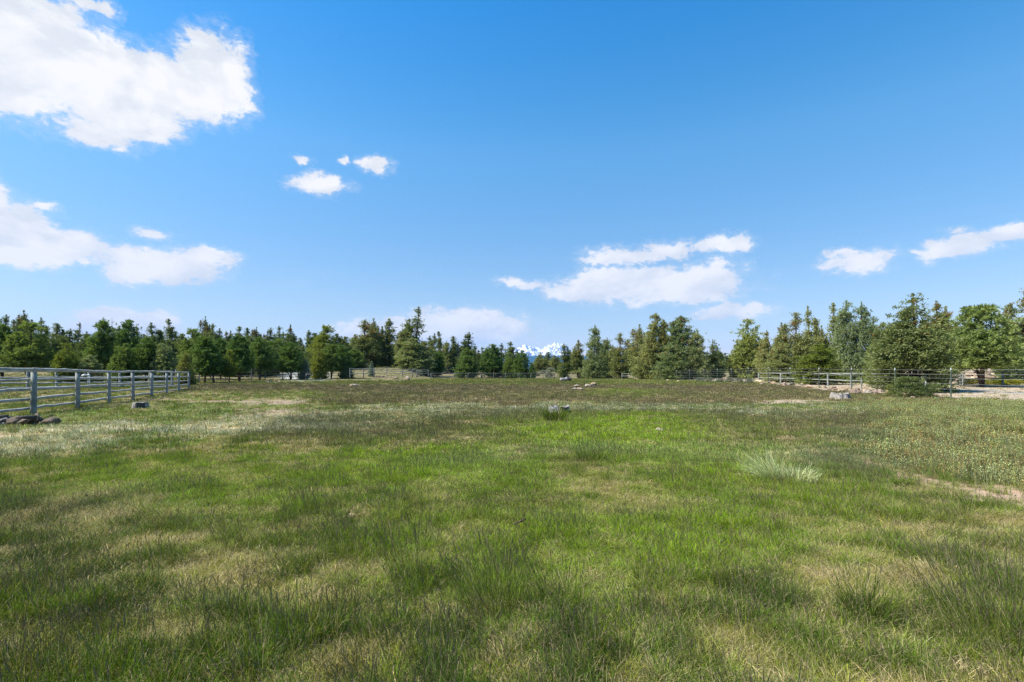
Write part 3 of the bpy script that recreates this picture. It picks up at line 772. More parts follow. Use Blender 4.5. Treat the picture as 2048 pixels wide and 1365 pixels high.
# --- big clump right of centre
tree('oldjun', 1280, D_(106), 650, 52, 'juniper with rusty brown cone-laden top on the clump edge')
tree('juniper', 1311, D_(100), 628, 70, 'big grey-green juniper peak, first of the two-topped clump', M_JUN)
tree('juniper', 1363, D_(98), 632, 84, 'big grey-green juniper with many spires, second of the clump', M_JUNG)
tree('juniper', 1395, D_(96), 660, 60, 'lower grey juniper sloping off the two-topped clump', M_JUNG)
tree('juniper', 1425, D_(100), 680, 50, 'smallest airy juniper at the clump end before the sky gap', M_JUNG)
tree('juniper', 1290, D_(101), 690, 56, 'low rounded juniper in front of the rusty topped one', M_JUN)
tree('juniper', 1340, D_(94), 690, 80, 'low broad juniper at the foot of the big clump', M_JUNG)
tree('back', 1452, D_(150), 706, 26, 'small distant conifer in the sky gap')
# --- right-hand trees
tree('pinelow', 1496, 759, 641, 82, 'full green pine next to the sky gap', leaf_material('grey_pine_needles', (0.140, 0.194, 0.052), (0.327, 0.367, 0.131)))
tree('oldjun', 1532, D_(75), 661, 36, 'thin brownish juniper between the full pine and taller junipers')
tree('juniper', 1566, D_(62), 682, 70, 'light olive juniper with soft drooping sprays behind the two-rail fence', M_JUN)
tree('oldjun', 1562, D_(70), 645, 40, 'brown-topped juniper stepping up toward the tallest narrow top')
tree('oldjun', 1592, D_(68), 626, 64, 'large rusty brown juniper above the two-rail fence')
tree('back', 1618, D_(70), 613, 32, 'narrow open juniper with brown cones standing above the rusty one', M_JUN)
tree('oldjun', 1644, D_(72), 652, 40, 'sparse twiggy juniper between the narrow top and the twin spruces')
tree('pinelow', 1640, 769.5, 690, 96, 'bright yellow-green bushy pine behind the two-rail fence', M_PINEB)
tree('back', 1667, D_(70), 606, 32, 'dark narrow juniper peeking beside the twin spruces', M_JUN)
tree('spruce', 1692, D_(60), 602, 70, 'tall blue-grey spruce, first of the twins', M_SPR)
tree('spruce', 1720, D_(59), 604, 62, 'tall blue-grey spruce, second of the twins', M_SPR)
tree('spruce', 1746, D_(58), 634, 54, 'shorter blue-grey spruce leaning against the twins', M_SPR)
tree('pinelow', 1760, D_(52), 672, 56, 'green bushy pine wedged between the spruces and the huge juniper', M_PINEB)
tree('juniper', 1828, 783, 589, 158, 'huge spreading juniper, the largest tree, behind the wire fence', M_JUN)
tree('oldjun', 1872, D_(47), 603, 60, 'brown-topped juniper behind the huge one')
tree('oldjun', 1893, D_(49), 612, 56, 'open twiggy juniper with cones beside the lone pine')
tree('juniper', 1768, D_(46), 645, 60, 'grey-green juniper flank beside the huge one', M_JUN)
tree('roundpine', 1963, 774, 614, 142, 'lone rounded pine with a stout bare trunk behind the rail fence', leaf_material('lone_pine_needles', (.125, .175, .050), (.29, .36, .125)))
tree('back', 2012, D_(85), 619, 20, 'slim dark conifer peeking over the lone pine')
tree('oldjun', 2056, D_(62), 578, 84, 'tall juniper cut by the right picture edge')
tree('juniper', 2032, D_(56), 690, 80, 'grey juniper bush above the rock heap', M_JUNG)
# --- undergrowth
tree('shrub', 727, D_(128), 727, 26, 'grey sagebrush behind the rail fence corner', M_SAGE, 'shrub', 'sagebrush')
tree('shrub', 1100, D_(128), 736, 22, 'grey sagebrush before the slender juniper', M_SAGE, 'shrub', 'sagebrush')
tree('shrub', 1812, 795, 755, 66, 'dark low juniper skirt spilling through the wire fence', M_BACK, 'shrub', 'juniper_shrub')
tree('shrub', 1854, 796, 770, 34, 'dark sprawling juniper branch on the ground beside the wire fence', M_BACK, 'shrub', 'juniper_shrub')
tree('shrub', 1783, 792, 772, 20, 'small leafy sprig growing by a wire fence post', M_HEDGE, 'shrub', 'leafy_shrub')
for i, (px, w) in enumerate(((1946, 46), (1990, 40), (2022, 36), (2056, 44))):
    tree('shrub', px, 770.0, 758.5, w, 'low golden juniper shrub in the line below the rock heap', M_HEDGE, 'shrub', 'golden_juniper_shrub', 'golden juniper shrubs below the rock heap')
for i, px in enumerate((1400, 1418, 1440, 1458, 1478, 1498)):
    tree('shrub', px, 764 + .6 * i, 755 + (i % 3), 18, 'pale sagebrush growing on the bank below the wire fence', M_SAGE, 'shrub', 'sagebrush', 'sagebrush along the bank')

for i, (px, d, top, w) in enumerate(((716, 122, 735, 16), (760, 116, 741, 18), (772, 128, 734, 16), (790, 120, 739, 20), (806, 126, 735, 18), (838, 118, 741, 16), (884, 150, 737, 20), (902, 156, 735, 22), (1086, 150, 741, 18), (1072, 140, 744, 16))):
    tree('shrub', px, D_(d), top, w, ('small sagebrush on the stony slope behind the climbing rail fence', 'small sagebrush on the pale knoll behind the long rail fence')[px > 860], M_SAGE, 'shrub', 'sagebrush', ('sagebrush on the stony slope', 'sagebrush on the pale knoll')[px > 860])

# --- conifer tops behind the planted pines: too alike to tell apart within one stretch
def rowtrees(lst, lab, grp, d0=95, d1=150):
    for px, top, w in lst:
        tree('back' if R.random() < .7 else 'oldjun', px, D_(R.uniform(d0, d1)), top, w, lab, M_BACK, group=grp)
rowtrees([(12, 630, 30), (48, 622, 46), (30, 640, 30), (84, 636, 26), (-30, 625, 40)], 'dark conifer top above the two pines nearest the left picture edge', 'conifer tops over the left pines')
rowtrees([(115, 647, 34), (140, 658, 26), (158, 646, 22), (176, 664, 30), (128, 662, 28), (188, 668, 24)], 'dark conifer top above the short yellow-green pine', 'conifer tops over the yellow-green pine')
rowtrees([(228, 656, 24), (238, 652, 22), (276, 654, 34), (305, 646, 36), (322, 660, 26), (338, 638, 26), (350, 663, 26), (362, 668, 24)], 'dark conifer top between the tall pines behind the pole fence', 'conifer tops behind the pole fence', 100, 150)
rowtrees([(398, 664, 24), (412, 634, 30), (424, 648, 30), (438, 657, 28), (452, 663, 26), (462, 661, 26), (478, 653, 26), (495, 656, 22), (505, 660, 22), (514, 655, 26)], 'dark conifer top over the first bare-trunked pines', 'conifer tops over the bare-trunked row', 110, 160)
rowtrees([(529, 668, 24), (541, 656, 24), (557, 653, 30), (568, 664, 24), (581, 649, 26), (592, 672, 20), (601, 676, 20), (618, 661, 22), (628, 678, 20), (609, 690, 34), (622, 696, 34), (594, 694, 30)], 'dark conifer top over the end of the bare-trunked row', 'conifer tops by the blue spruce', 120, 170)
rowtrees([(680, 678, 20), (690, 684, 18), (703, 676, 20), (714, 682, 20), (764, 662, 26), (758, 680, 28), (796, 668, 26), (790, 690, 30), (858, 672, 26)], 'dark conifer top between the ragged junipers', 'conifer tops among the ragged junipers', 150, 180)
rowtrees([(917, 684, 22), (925, 692, 20), (950, 692, 22), (958, 700, 22), (975, 702, 20), (1012, 698, 20), (1034, 700, 20)], 'dark distant conifer top along the three round pines', 'conifer tops along the round pines', 160, 190)
rowtrees([(1140, 700, 20), (1200, 690, 24), (1226, 690, 24), (1262, 690, 26), (1148, 710, 24), (1258, 704, 26)], 'dark distant conifer between the junipers beside the mountain', 'conifers beside the mountain', 140, 180)
rowtrees([(1440, 715, 26), (1464, 716, 22), (1474, 712, 24), (1546, 690, 26), (1654, 680, 30), (1910, 668, 34), (1924, 690, 30), (1780, 668, 40)], 'dark conifer filling a gap among the right-hand trees', 'conifers in the gaps on the right', 90, 120)

for k in range(52):
    px = -20 + k * 14.2 + R.uniform(-5, 5)
    if 585 < px < 630: continue
    st = 0 if px < 380 else 1
    tree('pinelow', px, D_(R.uniform(78, 100) if px < 560 else R.uniform(116, 128)), R.uniform(668, 694), R.uniform(38, 54), ('shadowed pine filling the band behind the pole fence pines', 'shadowed pine filling the band behind the bare-trunked row')[st], M_BACK,
         group=('shadowed pines behind the pole fence', 'shadowed pines behind the bare-trunked row')[st])

# bare dead spike
def snag(px, d, top, label):
    p = gp(px, 0, d); h = up_at(top, d) - p.z
    v, f = [], []
    tube(v, f, [(0, 0, -.1), (.05, 0, h * .5), (-.03, .03, h * .8), (0, 0, h)], [.14, .09, .05, .015], 7)
    o = empty('dead_tree', p); link('trunk', mesh('dead_trunk', v, f, M_DEAD, True), o)
    for k in range(12):
        z = h * R.uniform(.55, .95); a = R.uniform(0, 6.28); l = R.uniform(.2, .55)
        v, f = [], []; tube(v, f, [(0, 0, z), (math.cos(a) * l * .6, math.sin(a) * l * .6, z + .05), (math.cos(a) * l, math.sin(a) * l, z + .2)], [.022, .015, .006], 4)
        link('branch', mesh('dead_branch', v, f, M_DEAD, True), o)
    tag(o, label, 'dead tree')
snag(224, 74, 636, 'bare dead spike poking above the pines')

# far woods beyond everything: one mass
def far_woods():
    P = []; rot = []; scl = []; idx = []
    va = [tree_meshes('back', k, M_BACK, M_BARKJ)[0] for k in range(NV['back'])]
    for k in range(520):
        px = R.uniform(-700, 2700); d = R.uniform(175, 420)
        x = (px - 1024) / F * d
        gap = 1046 < px < 1082
        h = R.uniform(5, 10) * (.5 if gap else 1) * (d / 230) ** .5
        if 1000 < px < 1180: h = R.uniform(3.0, 6.5) * (d / 260) ** .5
        if gap: h = R.uniform(2.0, 3.0)
        P.append((x, d, float(G(x, d)))); rot.append((0, 0, R.uniform(0, 6.28))); w = h * R.uniform(.35, .6); w /= ASPECT['back']; scl.append((w, w, h)); idx.append(k % len(va))
    scatter('distant_woods', P, rot, scl, idx, np.ones((len(P), 3)), va, 'far mass of dark conifers on the plain behind all nearer trees', 'woods')
far_woods()

# ------------------------------------------------------------------ fences
def log_mesh(name, a, b, r, mat, k=8, segs=5, wob=.012, taper=.0, seed=0):
    rng = random.Random(seed); a = np.array(a, float); b = np.array(b, float)
    v, f = [], []
    pts = []; rad = []
    for i in range(segs + 1):
        t = i / segs; p = a + (b - a) * t
        if 0 < i < segs: p = p + np.array([rng.gauss(0, wob), rng.gauss(0, wob), rng.gauss(0, wob)])
        pts.append(p); rad.append(r * (1 - taper * t) * rng.uniform(.93, 1.07))
    tube(v, f, pts, rad, k)
    return mesh(name, v, f, mat, True)

def pole_fence(name, posts, rail_z, rr, pr, top, label, post_mat, rail_mat, group=None, off=(0, 0), ext=0.0, cap_over=.0, square=False, k=8, wob=.012):
    """posts: ground points; rails run post to post, each bay of each rail its own log"""
    base = posts[0]; e = empty(name, base)
    for i, p in enumerate(posts):
        q = p - base
        if square:
            v, f = [], []
            tube(v, f, [(q.x, q.y, q.z - .25), (q.x, q.y, q.z + top)], [pr, pr], 4); me = mesh('post', v, f, post_mat)
        else:
            me = log_mesh('post', (q.x, q.y, q.z - .25), (q.x + R.gauss(0, .015), q.y + R.gauss(0, .015), q.z + top * R.uniform(.985, 1.01)), pr * R.uniform(.92, 1.1), post_mat, 10, 4, .006, .06, i)
        link('post', me, e)
    ox, oy = off
    zz = {}
    for j, z in enumerate(rail_z):
        for i in range(len(posts) - 1):
            a = posts[i] - base; b = posts[i + 1] - base
            dirv = (b - a).normalized()
            za = zz.get((i, j), R.gauss(0, wob * 1.6)); zb = R.gauss(0, wob * 1.6); zz[(i + 1, j)] = zb
            oj = (ox, oy) if not (cap_over and j == len(rail_z) - 1) else (ox * cap_over, oy * cap_over)
            A = (a.x + oj[0] - dirv.x * .03, a.y + oj[1] - dirv.y * .03, a.z + z + za); B = (b.x + oj[0] + dirv.x * .03, b.y + oj[1] + dirv.y * .03, b.z + z + zb)
            link('rail', log_mesh('rail', A, B, rr * R.uniform(.9, 1.12), rail_mat, k, 6, wob, .12 * R.random(), 100 + i * 7 + j), e)
    return tag(e, label, 'fence', group)

# the five-rail pole fence: straight line of even bays
p0 = gp(67, 832); p1 = Vector((-26.9, 42.6, 0))
posts = []
for i in range(-1, 8):
    t = i / 7; x = p0.x + (p1.x - p0.x) * t; y = p0.y + (p1.y - p0.y) * t
    posts.append(Vector((x, y, float(G(x, y)) * .5)))
for i, q in enumerate(posts): q.z = .02 + .0 * i
pole_fence('pole_fence', posts, [.19, .52, .86, 1.19, 1.52], .053, .086, 1.47, 'near silvery grey pole fence of five round rails running back from the left picture edge', M_POST, M_POLE, off=(-.14, -.06), cap_over=.05, wob=.009)

# second pole fence behind it
B = [gp(px, py) for px, py in ((-70, 780.5), (-8, 779.5), (55, 778.5), (113, 777.5), (178, 776.5), (240, 775.2), (300, 774), (344, 772))]
for q in B: pass
pole_fence('pole_fence', B, [.10, .45, .88, 1.30], .050, .09, 1.36, 'second grey pole fence seen through the rails of the near one', M_POST, M_POLE, off=(0, -.13), wob=.012)
# long rail fence in the shade of the pines
C1 = [gp(px, py) for px, py in ((352, 768.5), (398, 766), (451, 763.5), (503, 761.5), (530, 760.5), (565, 759), (597, 758), (626, 757), (662, 756), (700, 755))]
pole_fence('rail_fence', C1, [.30, .70, 1.12, 1.48], .042, .07, 1.52, 'dark four-rail fence in shade behind the bare pine trunks', M_RAILD, M_RAILD, off=(0, -.1), k=6)
C2 = [gp(px, 0, d) for px, d in ((700, 72), (727, 78), (748, 84), (774, 90), (804, 92), (825, 94), (834, 96), (857, 104))]
for i, q in enumerate(C2): q.z = up_at((754, 753, 752, 751.5, 752.5, 751.5, 752, 752)[i], q.y)
pole_fence('rail_fence', C2, [.42, .82, 1.16], .048, .075, 1.22, 'weathered rail fence climbing the stony bank beside the columnar juniper', M_RAILD, M_POLE, off=(0, -.1), k=6)
C3 = [gp(px, 0, 112 + i * .6) for i, px in enumerate((862, 884, 908, 936, 962, 987, 1011, 1036, 1062, 1086, 1109, 1134, 1158, 1182, 1207, 1232))]
for i, q in enumerate(C3): q.z = up_at(758.2 - .05 * i, q.y)
pole_fence('rail_fence', C3, [.38, .80, 1.22], .050, .075, 1.28, 'long low rail fence crossing below the snowy mountain', M_RAILD, M_RAILD, off=(0, -.1), k=6)
Dp = [gp(px, 0, d) for px, d in ((1244, 108), (1268, 107), (1292, 106), (1316, 105))]
for q in Dp: q.z = up_at(757.6, q.y)
pole_fence('rail_fence', Dp, [.55, 1.0], .045, .065, 1.02, 'short pale rail fence in front of the big juniper clump', M_POST, M_POLE, off=(0, -.1), k=6)
F1 = [gp(px, py) for px, py in ((1517, 764), (1561, 767.2), (1608, 769.6), (1656, 772), (1703, 774.4), (1752, 774.2))]
pole_fence('rail_fence', F1, [.55, 1.10], .052, .078, 1.08, 'grey two-rail fence behind the rocks and the wire fence', M_POST, M_RAILP, off=(0, -.10), k=7)
F2 = [gp(px, py) for px, py in ((1780, 771.5), (1832, 772.3), (1881, 772.6), (1921, 771.5))]
pole_fence('rail_fence', F2, [.42, .82], .045, .075, .92, 'low two-rail fence piece behind the huge juniper trunk', M_POST, M_RAILP, off=(0, -.10), k=7)
F3 = [gp(px, py) for px, py in ((1926, 770.5), (2005, 772), (2085, 773.3))]
pole_fence('rail_fence', F3, [.62, 1.14], .055, .085, 1.14, 'sunlit two-rail fence in front of the golden shrubs', M_POST, M_RAILP, off=(0, -.11), k=7)
Fb = [gp(px, 0, 72) for px in (1540, 1585, 1616, 1660, 1700)]
for q in Fb: q.z = up_at(762, q.y)
pole_fence('rail_fence', Fb, [.45, .8], .035, .055, .9, 'faint pale rail fence farther back through the grey two-rail one', M_POST, M_RAILP, off=(0, -.08), k=6)

# wire fence on steel posts
def wire_fence():
    ys = [22.0, 29.5, 34.2, 39, 43.6, 48.7, 53.4, 58.6, 63.9, 69, 74.7, 82, 90, 98, 105]
    pts = [Vector((wire_x(y), y, float(G(wire_x(y), y)))) for y in ys]
    base = pts[1]; e = empty('wire_fence', base)
    for i, p in enumerate(pts):
        q = p - base; w = .035; h = 1.72
        v, f = [], []       # T-section post
        for (x0, x1, y0, y1) in ((-w, w, -.006, .006), (-.006, .006, .0062, .05)):
            s = len(v); z0, z1 = q.z - .3, q.z + h
            for z in (z0, z1):
                v += [(q.x + x0, q.y + y0, z), (q.x + x1, q.y + y0, z), (q.x + x1, q.y + y1, z), (q.x + x0, q.y + y1, z)]
            f += [(s, s + 3, s + 2, s + 1), (s + 4, s + 5, s + 6, s + 7), (s, s + 1, s + 5, s + 4), (s + 1, s + 2, s + 6, s + 5), (s + 2, s + 3, s + 7, s + 6), (s + 3, s, s + 4, s + 7)]
        po = link('post', mesh('steel_post', v, f, M_TPOST), e)
        v, f = [], []; tube(v, f, [(q.x, q.y + .01, q.z + h - .13), (q.x, q.y + .01, q.z + h + .012)], [.046, .042], 6)
        link('tip', mesh('post_tip', v, f, M_TTIP), po)
    for z in (.22, .50, .82, 1.12, 1.36, 1.62):
        for i in range(len(pts) - 1):
            a = pts[i] - base; b = pts[i + 1] - base
            v, f = [], []
            n = 5; P = []
            for k in range(n + 1):
                t = k / n; p = a + (b - a) * t
                P.append((p.x - .012, p.y - .012, p.z + z - .02 * math.sin(math.pi * t) + R.gauss(0, .003)))
            tube(v, f, P, [.006 if z not in (.50, 1.36) else .008] * (n + 1), 4)
            link('wire', mesh('wire', v, f, M_WIRE, True), e)
    tag(e, 'wire fence on thin green steel posts with white tips along the bare dirt', 'fence')
wire_fence()
# short wooden stakes leaning on the wire fence
for px, py, h, lab in ((1853, 796, .98, 'short pale stake beside the dark sprawling juniper branch'), (1724, 786, 1.0, 'short dark stake standing in the boulders below the wire fence')):
    p = gp(px, py); me = log_mesh('stake', (0, 0, -.2), (-.05, 0, h), .035, M_POST if px > 1800 else M_RAILD, 6, 3, .006, .1, 5)
    o = link('wooden_stake', me, loc=p); tag(o, lab, 'stake')
# pale pipe and block by the second fence
p = B[4] + Vector((.28, -.28, 0))
e = empty('water_standpipe', p)
v, f = [], []; tube(v, f, [(0, 0, -.1), (0, 0, .98), (-.03, 0, 1.06), (-.14, 0, 1.08)], [.03, .03, .03, .028], 8); link('pipe', mesh('pipe', v, f, M_WHITE, True), e)
v, f = [], []; tube(v, f, [(-.62, 0, 1.0), (-.40, .02, 1.05), (-.16, 0, 1.05)], [.05, .085, .05], 8); link('spout', mesh('spout', v, f, M_WHITE, True), e)
tag(e, 'white standpipe with a curved spout beside a post of the second fence', 'standpipe')

# ------------------------------------------------------------------ rocks, stumps, logs
def rock_mesh(seed, mat, flat=.65):
    import bmesh
    bm = bmesh.new(); bmesh.ops.create_icosphere(bm, subdivisions=3, radius=.5)
    o = Vector((seed * 3.7, seed * 1.3, seed * 2.1))
    for v in bm.verts:
        n = v.co.normalized()
        d = 1 + .38 * mnoise.noise(n * 1.4 + o) + .16 * mnoise.noise(n * 3.4 + o) + .06 * mnoise.noise(n * 8 + o)
        v.co = n * .5 * d
        for pl in range(4):      # broken faces
            nn = Vector((math.sin(seed * 2.1 + pl * 1.9), math.cos(seed * 1.7 + pl * 2.7), math.sin(seed + pl * 1.3) * .8)).normalized()
            k = v.co.dot(nn) - .36
            if k > 0: v.co -= nn * k * .85
        v.co.z *= flat
    me = bpy.data.meshes.new('rock'); bm.to_mesh(me); bm.free(); me.materials.append(mat)
    me.polygons.foreach_set('use_smooth', [False] * len(me.polygons)); return me
ROCKS = {m.name: [rock_mesh(k + 1, m, .5 + .06 * (k % 5)) for k in range(8)] for m in (M_ROCK, M_ROCKP, M_ROCKT)}
def rock(p, size, mat, label, group=None, cat='rock', sink=.12, sx=1.0):
    o = link('rock', R.choice(ROCKS[mat.name]), loc=(p.x, p.y, p.z + size * (.26 - sink)))
    o.rotation_euler = (R.uniform(-.25, .25), R.uniform(-.25, .25), R.uniform(0, 6.28))
    o.scale = (size * sx * R.uniform(.85, 1.25), size * R.uniform(.85, 1.2), size * R.uniform(.75, 1.1))
    return tag(o, label, cat, group)
def rocks_at(lst, mat, label, group, jitter=0):
    for px, py, w in lst:
        p = gp(px, py); m = mat if not isinstance(mat, (list, tuple)) else R.choice(mat)
        rock(p, w / F * p.y, m, label, group)
# along the wire fence
L = []
for k in range(46):
    px = R.uniform(1530, 1850); c = np.interp(px, [1520, 1600, 1700, 1780, 1850], [768.5, 774, 783, 788, 790])
    L.append((px, c + R.gauss(0, 2.2), R.uniform(5, 13)))
rocks_at(L, [M_ROCK, M_ROCKT], 'brown fieldstone in the row dumped along the wire fence', 'fieldstones along the wire fence')
for px, py, w, m, lab in ((1683, 784.5, 14, M_ROCKT, 'squared sandy yellow boulder behind the pale stump'), (1709, 787, 16, M_ROCK, 'grey boulder next to the sandy yellow boulder'),
                          (1720, 787, 13, M_ROCK, 'dark-sided upright boulder beside the grey one'), (1736, 787.5, 16, M_ROCKP, 'flat cream slab beyond the dark-sided boulder'),
                          (1758, 788, 18, M_ROCK, 'low brown boulder between the cream slab and a wire fence post'), (1817, 793, 26, M_ROCKT, 'big tan boulder under the dark juniper skirt')):
    p = gp(px, py); rock(p, w / F * p.y, m, lab, cat='boulder')
L = [(R.uniform(1330, 1530), 0, R.uniform(4, 11)) for k in range(34)]
L = [(a, np.interp(a, [1330, 1420, 1470, 1530], [760, 759, 762, 767]) + R.gauss(0, 2.0), w) for a, _, w in L]
rocks_at(L, [M_ROCKT, M_ROCK, M_ROCKP], 'pale rubble stone on the bank below the big juniper clump', 'rubble on the bank by the clump')
L = [(R.uniform(1255, 1320), 758.3 + R.gauss(0, .5), R.uniform(3, 8)) for k in range(10)]
rocks_at(L, [M_ROCKT, M_ROCK], 'small stone under the short pale rail fence', 'stones under the short rail fence')
# bank with the line of dark stones below the middle fence
L = [(744 + k * 4.6 + R.gauss(0, 1), 754.3 + .12 * k * 1.6 + R.gauss(0, .5), R.uniform(4, 8)) for k in range(12)]
rocks_at(L, [M_ROCK], 'dark stone in the low row on the slope beside the tiny spruce', 'dark stones by the tiny spruce')
L = [(832 + k * 4.4 + R.gauss(0, 1), 752.8 + R.gauss(0, .6), R.uniform(4, 8)) for k in range(9)]
rocks_at(L, [M_ROCK], 'dark stone heaped at the foot of the columnar juniper', 'dark stones at the columnar juniper')
for px, py, w, m, lab in ((792, 758, 9, M_ROCK, 'rounded boulder with grass below the middle rail fence'), (814, 756.5, 9, M_ROCKP, 'pale upper boulder of the pair below the rail fence'), (815, 760, 10, M_ROCK, 'dark lower boulder of the pair below the rail fence'),
                          (804, 750.5, 5, M_ROCKP, 'cream stone at a rail fence post')):
    p = gp(px, py); rock(p, w / F * p.y, m, lab, cat='boulder')
# small mound by the pines
L = [(550 + R.gauss(0, 11), 763 + R.gauss(0, 2.2), R.uniform(3, 6.5)) for k in range(22)]
rocks_at(L, [M_ROCK, M_ROCKT, M_ROCKP], 'stone of the small grassy mound in front of the bare-trunked pines', 'stones of the grassy mound')
# field stones
for px, py, w, m, lab in ((703, 773.5, 8, M_ROCK, 'dark stone of the trio lying in the purple grass'), (708.5, 773, 8, M_ROCKP, 'pale middle stone of the trio in the purple grass'), (714, 773.5, 9, M_ROCKP, 'white-topped stone of the trio in the purple grass'),
                          (1150, 781.5, 11, M_ROCKP, 'white upright end rock of the middle field outcrop'), (1157, 781, 11, M_ROCKT, 'tan rock in the middle field outcrop'), (1163, 781.5, 9, M_ROCKP, 'cream rock ending the middle field outcrop'),
                          (1153, 774.5, 9, M_ROCKP, 'small pale rock above the middle field outcrop'), (1174, 774, 10, M_ROCKP, 'white rock beside a fallen brown slab'), (1181, 774, 11, M_ROCKP, 'second white rock under the fallen brown slab'), (1188, 772.5, 12, M_ROCKT, 'flat brown slab on two white rocks'),
                          (702, 1034, 13, M_ROCKT, 'pinkish crumbly stone half sunk in near grass'), (1014, 1080, 8, M_ROCKP, 'small cream stone alone in green grass'), (802, 1042, 9, M_ROCKP, 'grey pebble near the pinkish stone'), (1318, 864, 13, M_ROCKP, 'low pale stone in a dry hollow of bright grass'), (1995, 893, 10, M_ROCKP, 'white stone among the yellow-green weeds'), (2013, 962, 10, M_ROCKP, 'white stone on the bare strip at the weeds edge')):
    p = gp(px, py); rock(p, w / F * p.y, m, lab, sink=.02)
p = gp(1040, 1062); o = link('wood_chip', log_mesh('wood_chip', (-.06, 0, .06), (.05, .03, .10), .010, M_BARK, 6, 3, .004), loc=p); tag(o, 'short broken stick standing out of green grass', 'stick')

# rock heap behind the golden shrubs
def heap():
    c = gp(2010, 766); cx, cy = c.x, c.y + 7
    n = 40; v = []; f = []
    hh = lambda x, y: 2.0 * max(0, 1 - ((x - cx) / 8.5) ** 2) * max(0, 1 - ((y - cy) / 3.6) ** 2) * (0.8 + .4 * mnoise.noise(Vector((x * .5, y * .5, 3))))
    for i in range(n + 1):
        for j in range(n + 1):
            x = cx - 9 + 18 * i / n; y = cy - 4 + 8 * j / n; v.append((x, y, float(G(x, y)) - .08 + hh(x, y)))
    for i in range(n):
        for j in range(n): f.append((i * (n + 1) + j, (i + 1) * (n + 1) + j, (i + 1) * (n + 1) + j + 1, i * (n + 1) + j + 1))
    o = link('earth_bank', mesh('earth_bank', v, f, simple('bank_soil', (.26, .20, .14), .95, .1, .4, 3), True)); tag(o, 'earth bank under the rock heap behind the golden shrubs', 'ground', kind='structure')
    for k in range(150):
        x = cx + R.uniform(-8, 8); y = cy + R.uniform(-3.4, .6); z = float(G(x, y)) + hh(x, y)
        s = R.uniform(.22, .62)
        rock(Vector((x, y, z - .05)), s, R.choice([M_ROCKT, M_ROCKT, M_ROCK]), 'tan stone of the big rock heap behind the golden shrubs', 'stones of the rock heap')
heap()

def stump_mesh(seed, mats, r=.5, h=.5, flare=1.35, lean=0, jag=.12):
    n = 40; rings = 9; v = []; f = []
    rng = random.Random(seed)
    lob = [(rng.uniform(0, 6.28), rng.choice((3, 5, 7, 9)), rng.uniform(.03, .09)) for _ in range(4)]
    for i in range(rings):
        t = i / (rings - 1)
        for j in range(n):
            a = 2 * math.pi * j / n
            w = sum(s * math.cos(k * a + p) for p, k, s in lob)
            rr_ = r * (1 + (flare - 1) * (1 - t) ** 2.2) * (1 + w * (1.6 - t))
            z = -.12 + (h + .12) * t + (jag * h * mnoise.noise(Vector((math.cos(a) * 2 + seed, math.sin(a) * 2, 0))) if i == rings - 1 else 0)
            v.append((rr_ * math.cos(a) + lean * t, rr_ * math.sin(a), z))
    for i in range(rings - 1):
        for j in range(n): f.append((i * n + j, i * n + (j + 1) % n, (i + 1) * n + (j + 1) % n, (i + 1) * n + j))
    # worn top: two inner rings
    for q, (s, dz) in enumerate(((.7, -.02), (.3, -.05))):
        b = len(v)
        for j in range(n):
            p = v[(rings - 1) * n + j]; v.append((p[0] * s, p[1] * s, p[2] * (.6 + .4 * s) + h * (.4 - .4 * s) + dz))
        prev = (rings - 1) * n if q == 0 else b - n
        for j in range(n): f.append((prev + j, prev + (j + 1) % n, b + (j + 1) % n, b + j))
    f.append(tuple(len(v) - n + j for j in range(n)))
    return mesh('stump', v, f, mats, False)
def stump_material(name, light, dark, black_amt):
    m, N, out = material(name)
    tc = N.n('ShaderNodeTexCoord'); p = tc.outputs['Object']
    mp = N.n('ShaderNodeMapping'); N.put(mp.inputs[0], p); mp.inputs['Scale'].default_value = (9, 9, 1.2)
    n1 = N.noise(mp.outputs[0], 2.0, 6, .65); n2 = N.noise(p, 2.0, 3)
    c = N.ramp(n1, [(.36, dark), (.46, light), (.7, light)])
    c = N.mix(N.m('MULTIPLY', N.rng(n2, .46, .56), black_amt), c, rgba((.03, .028, .03)))  # near-black noise patches mixed over the wood tone
    bsdf(N, out, c, .9, .1, bump(N, n1, .8, .03)); return m
MS1 = stump_material('black_patched_stump_wood', (.34, .325, .30), (.08, .07, .065), .9)
MS2 = stump_material('bleached_stump_wood', (.31, .285, .25), (.10, .09, .075), .3)
MS3 = stump_material('grey_stump_wood', (.30, .285, .26), (.055, .05, .047), .9)
p = gp(281, 817.5); tag(link('tree_stump', stump_mesh(3, MS1, .26, .27, 1.4), loc=p), 'black and silver stump beside the pole fence', 'stump')
p = gp(1117, 829); tag(link('tree_stump', stump_mesh(5, MS3, .34, .27, 1.3, jag=.45), loc=p), 'grey stump half hidden by green grass in mid field', 'stump')
p = gp(1681, 799); tag(link('tree_stump', stump_mesh(8, MS2, .44, .32, 1.35, jag=.5), loc=p), 'bleached pale stump at the edge of the weeds before the boulders', 'stump')
p = gp(1131, 763.5); o = tag(link('fallen_log', log_mesh('fallen_log', (-.70, 0, .26), (.70, .15, .34), .30, MS1, 10, 6, .05, .2, 4), loc=p), 'thick fallen log with a bleached end lying before the long rail fence', 'log')
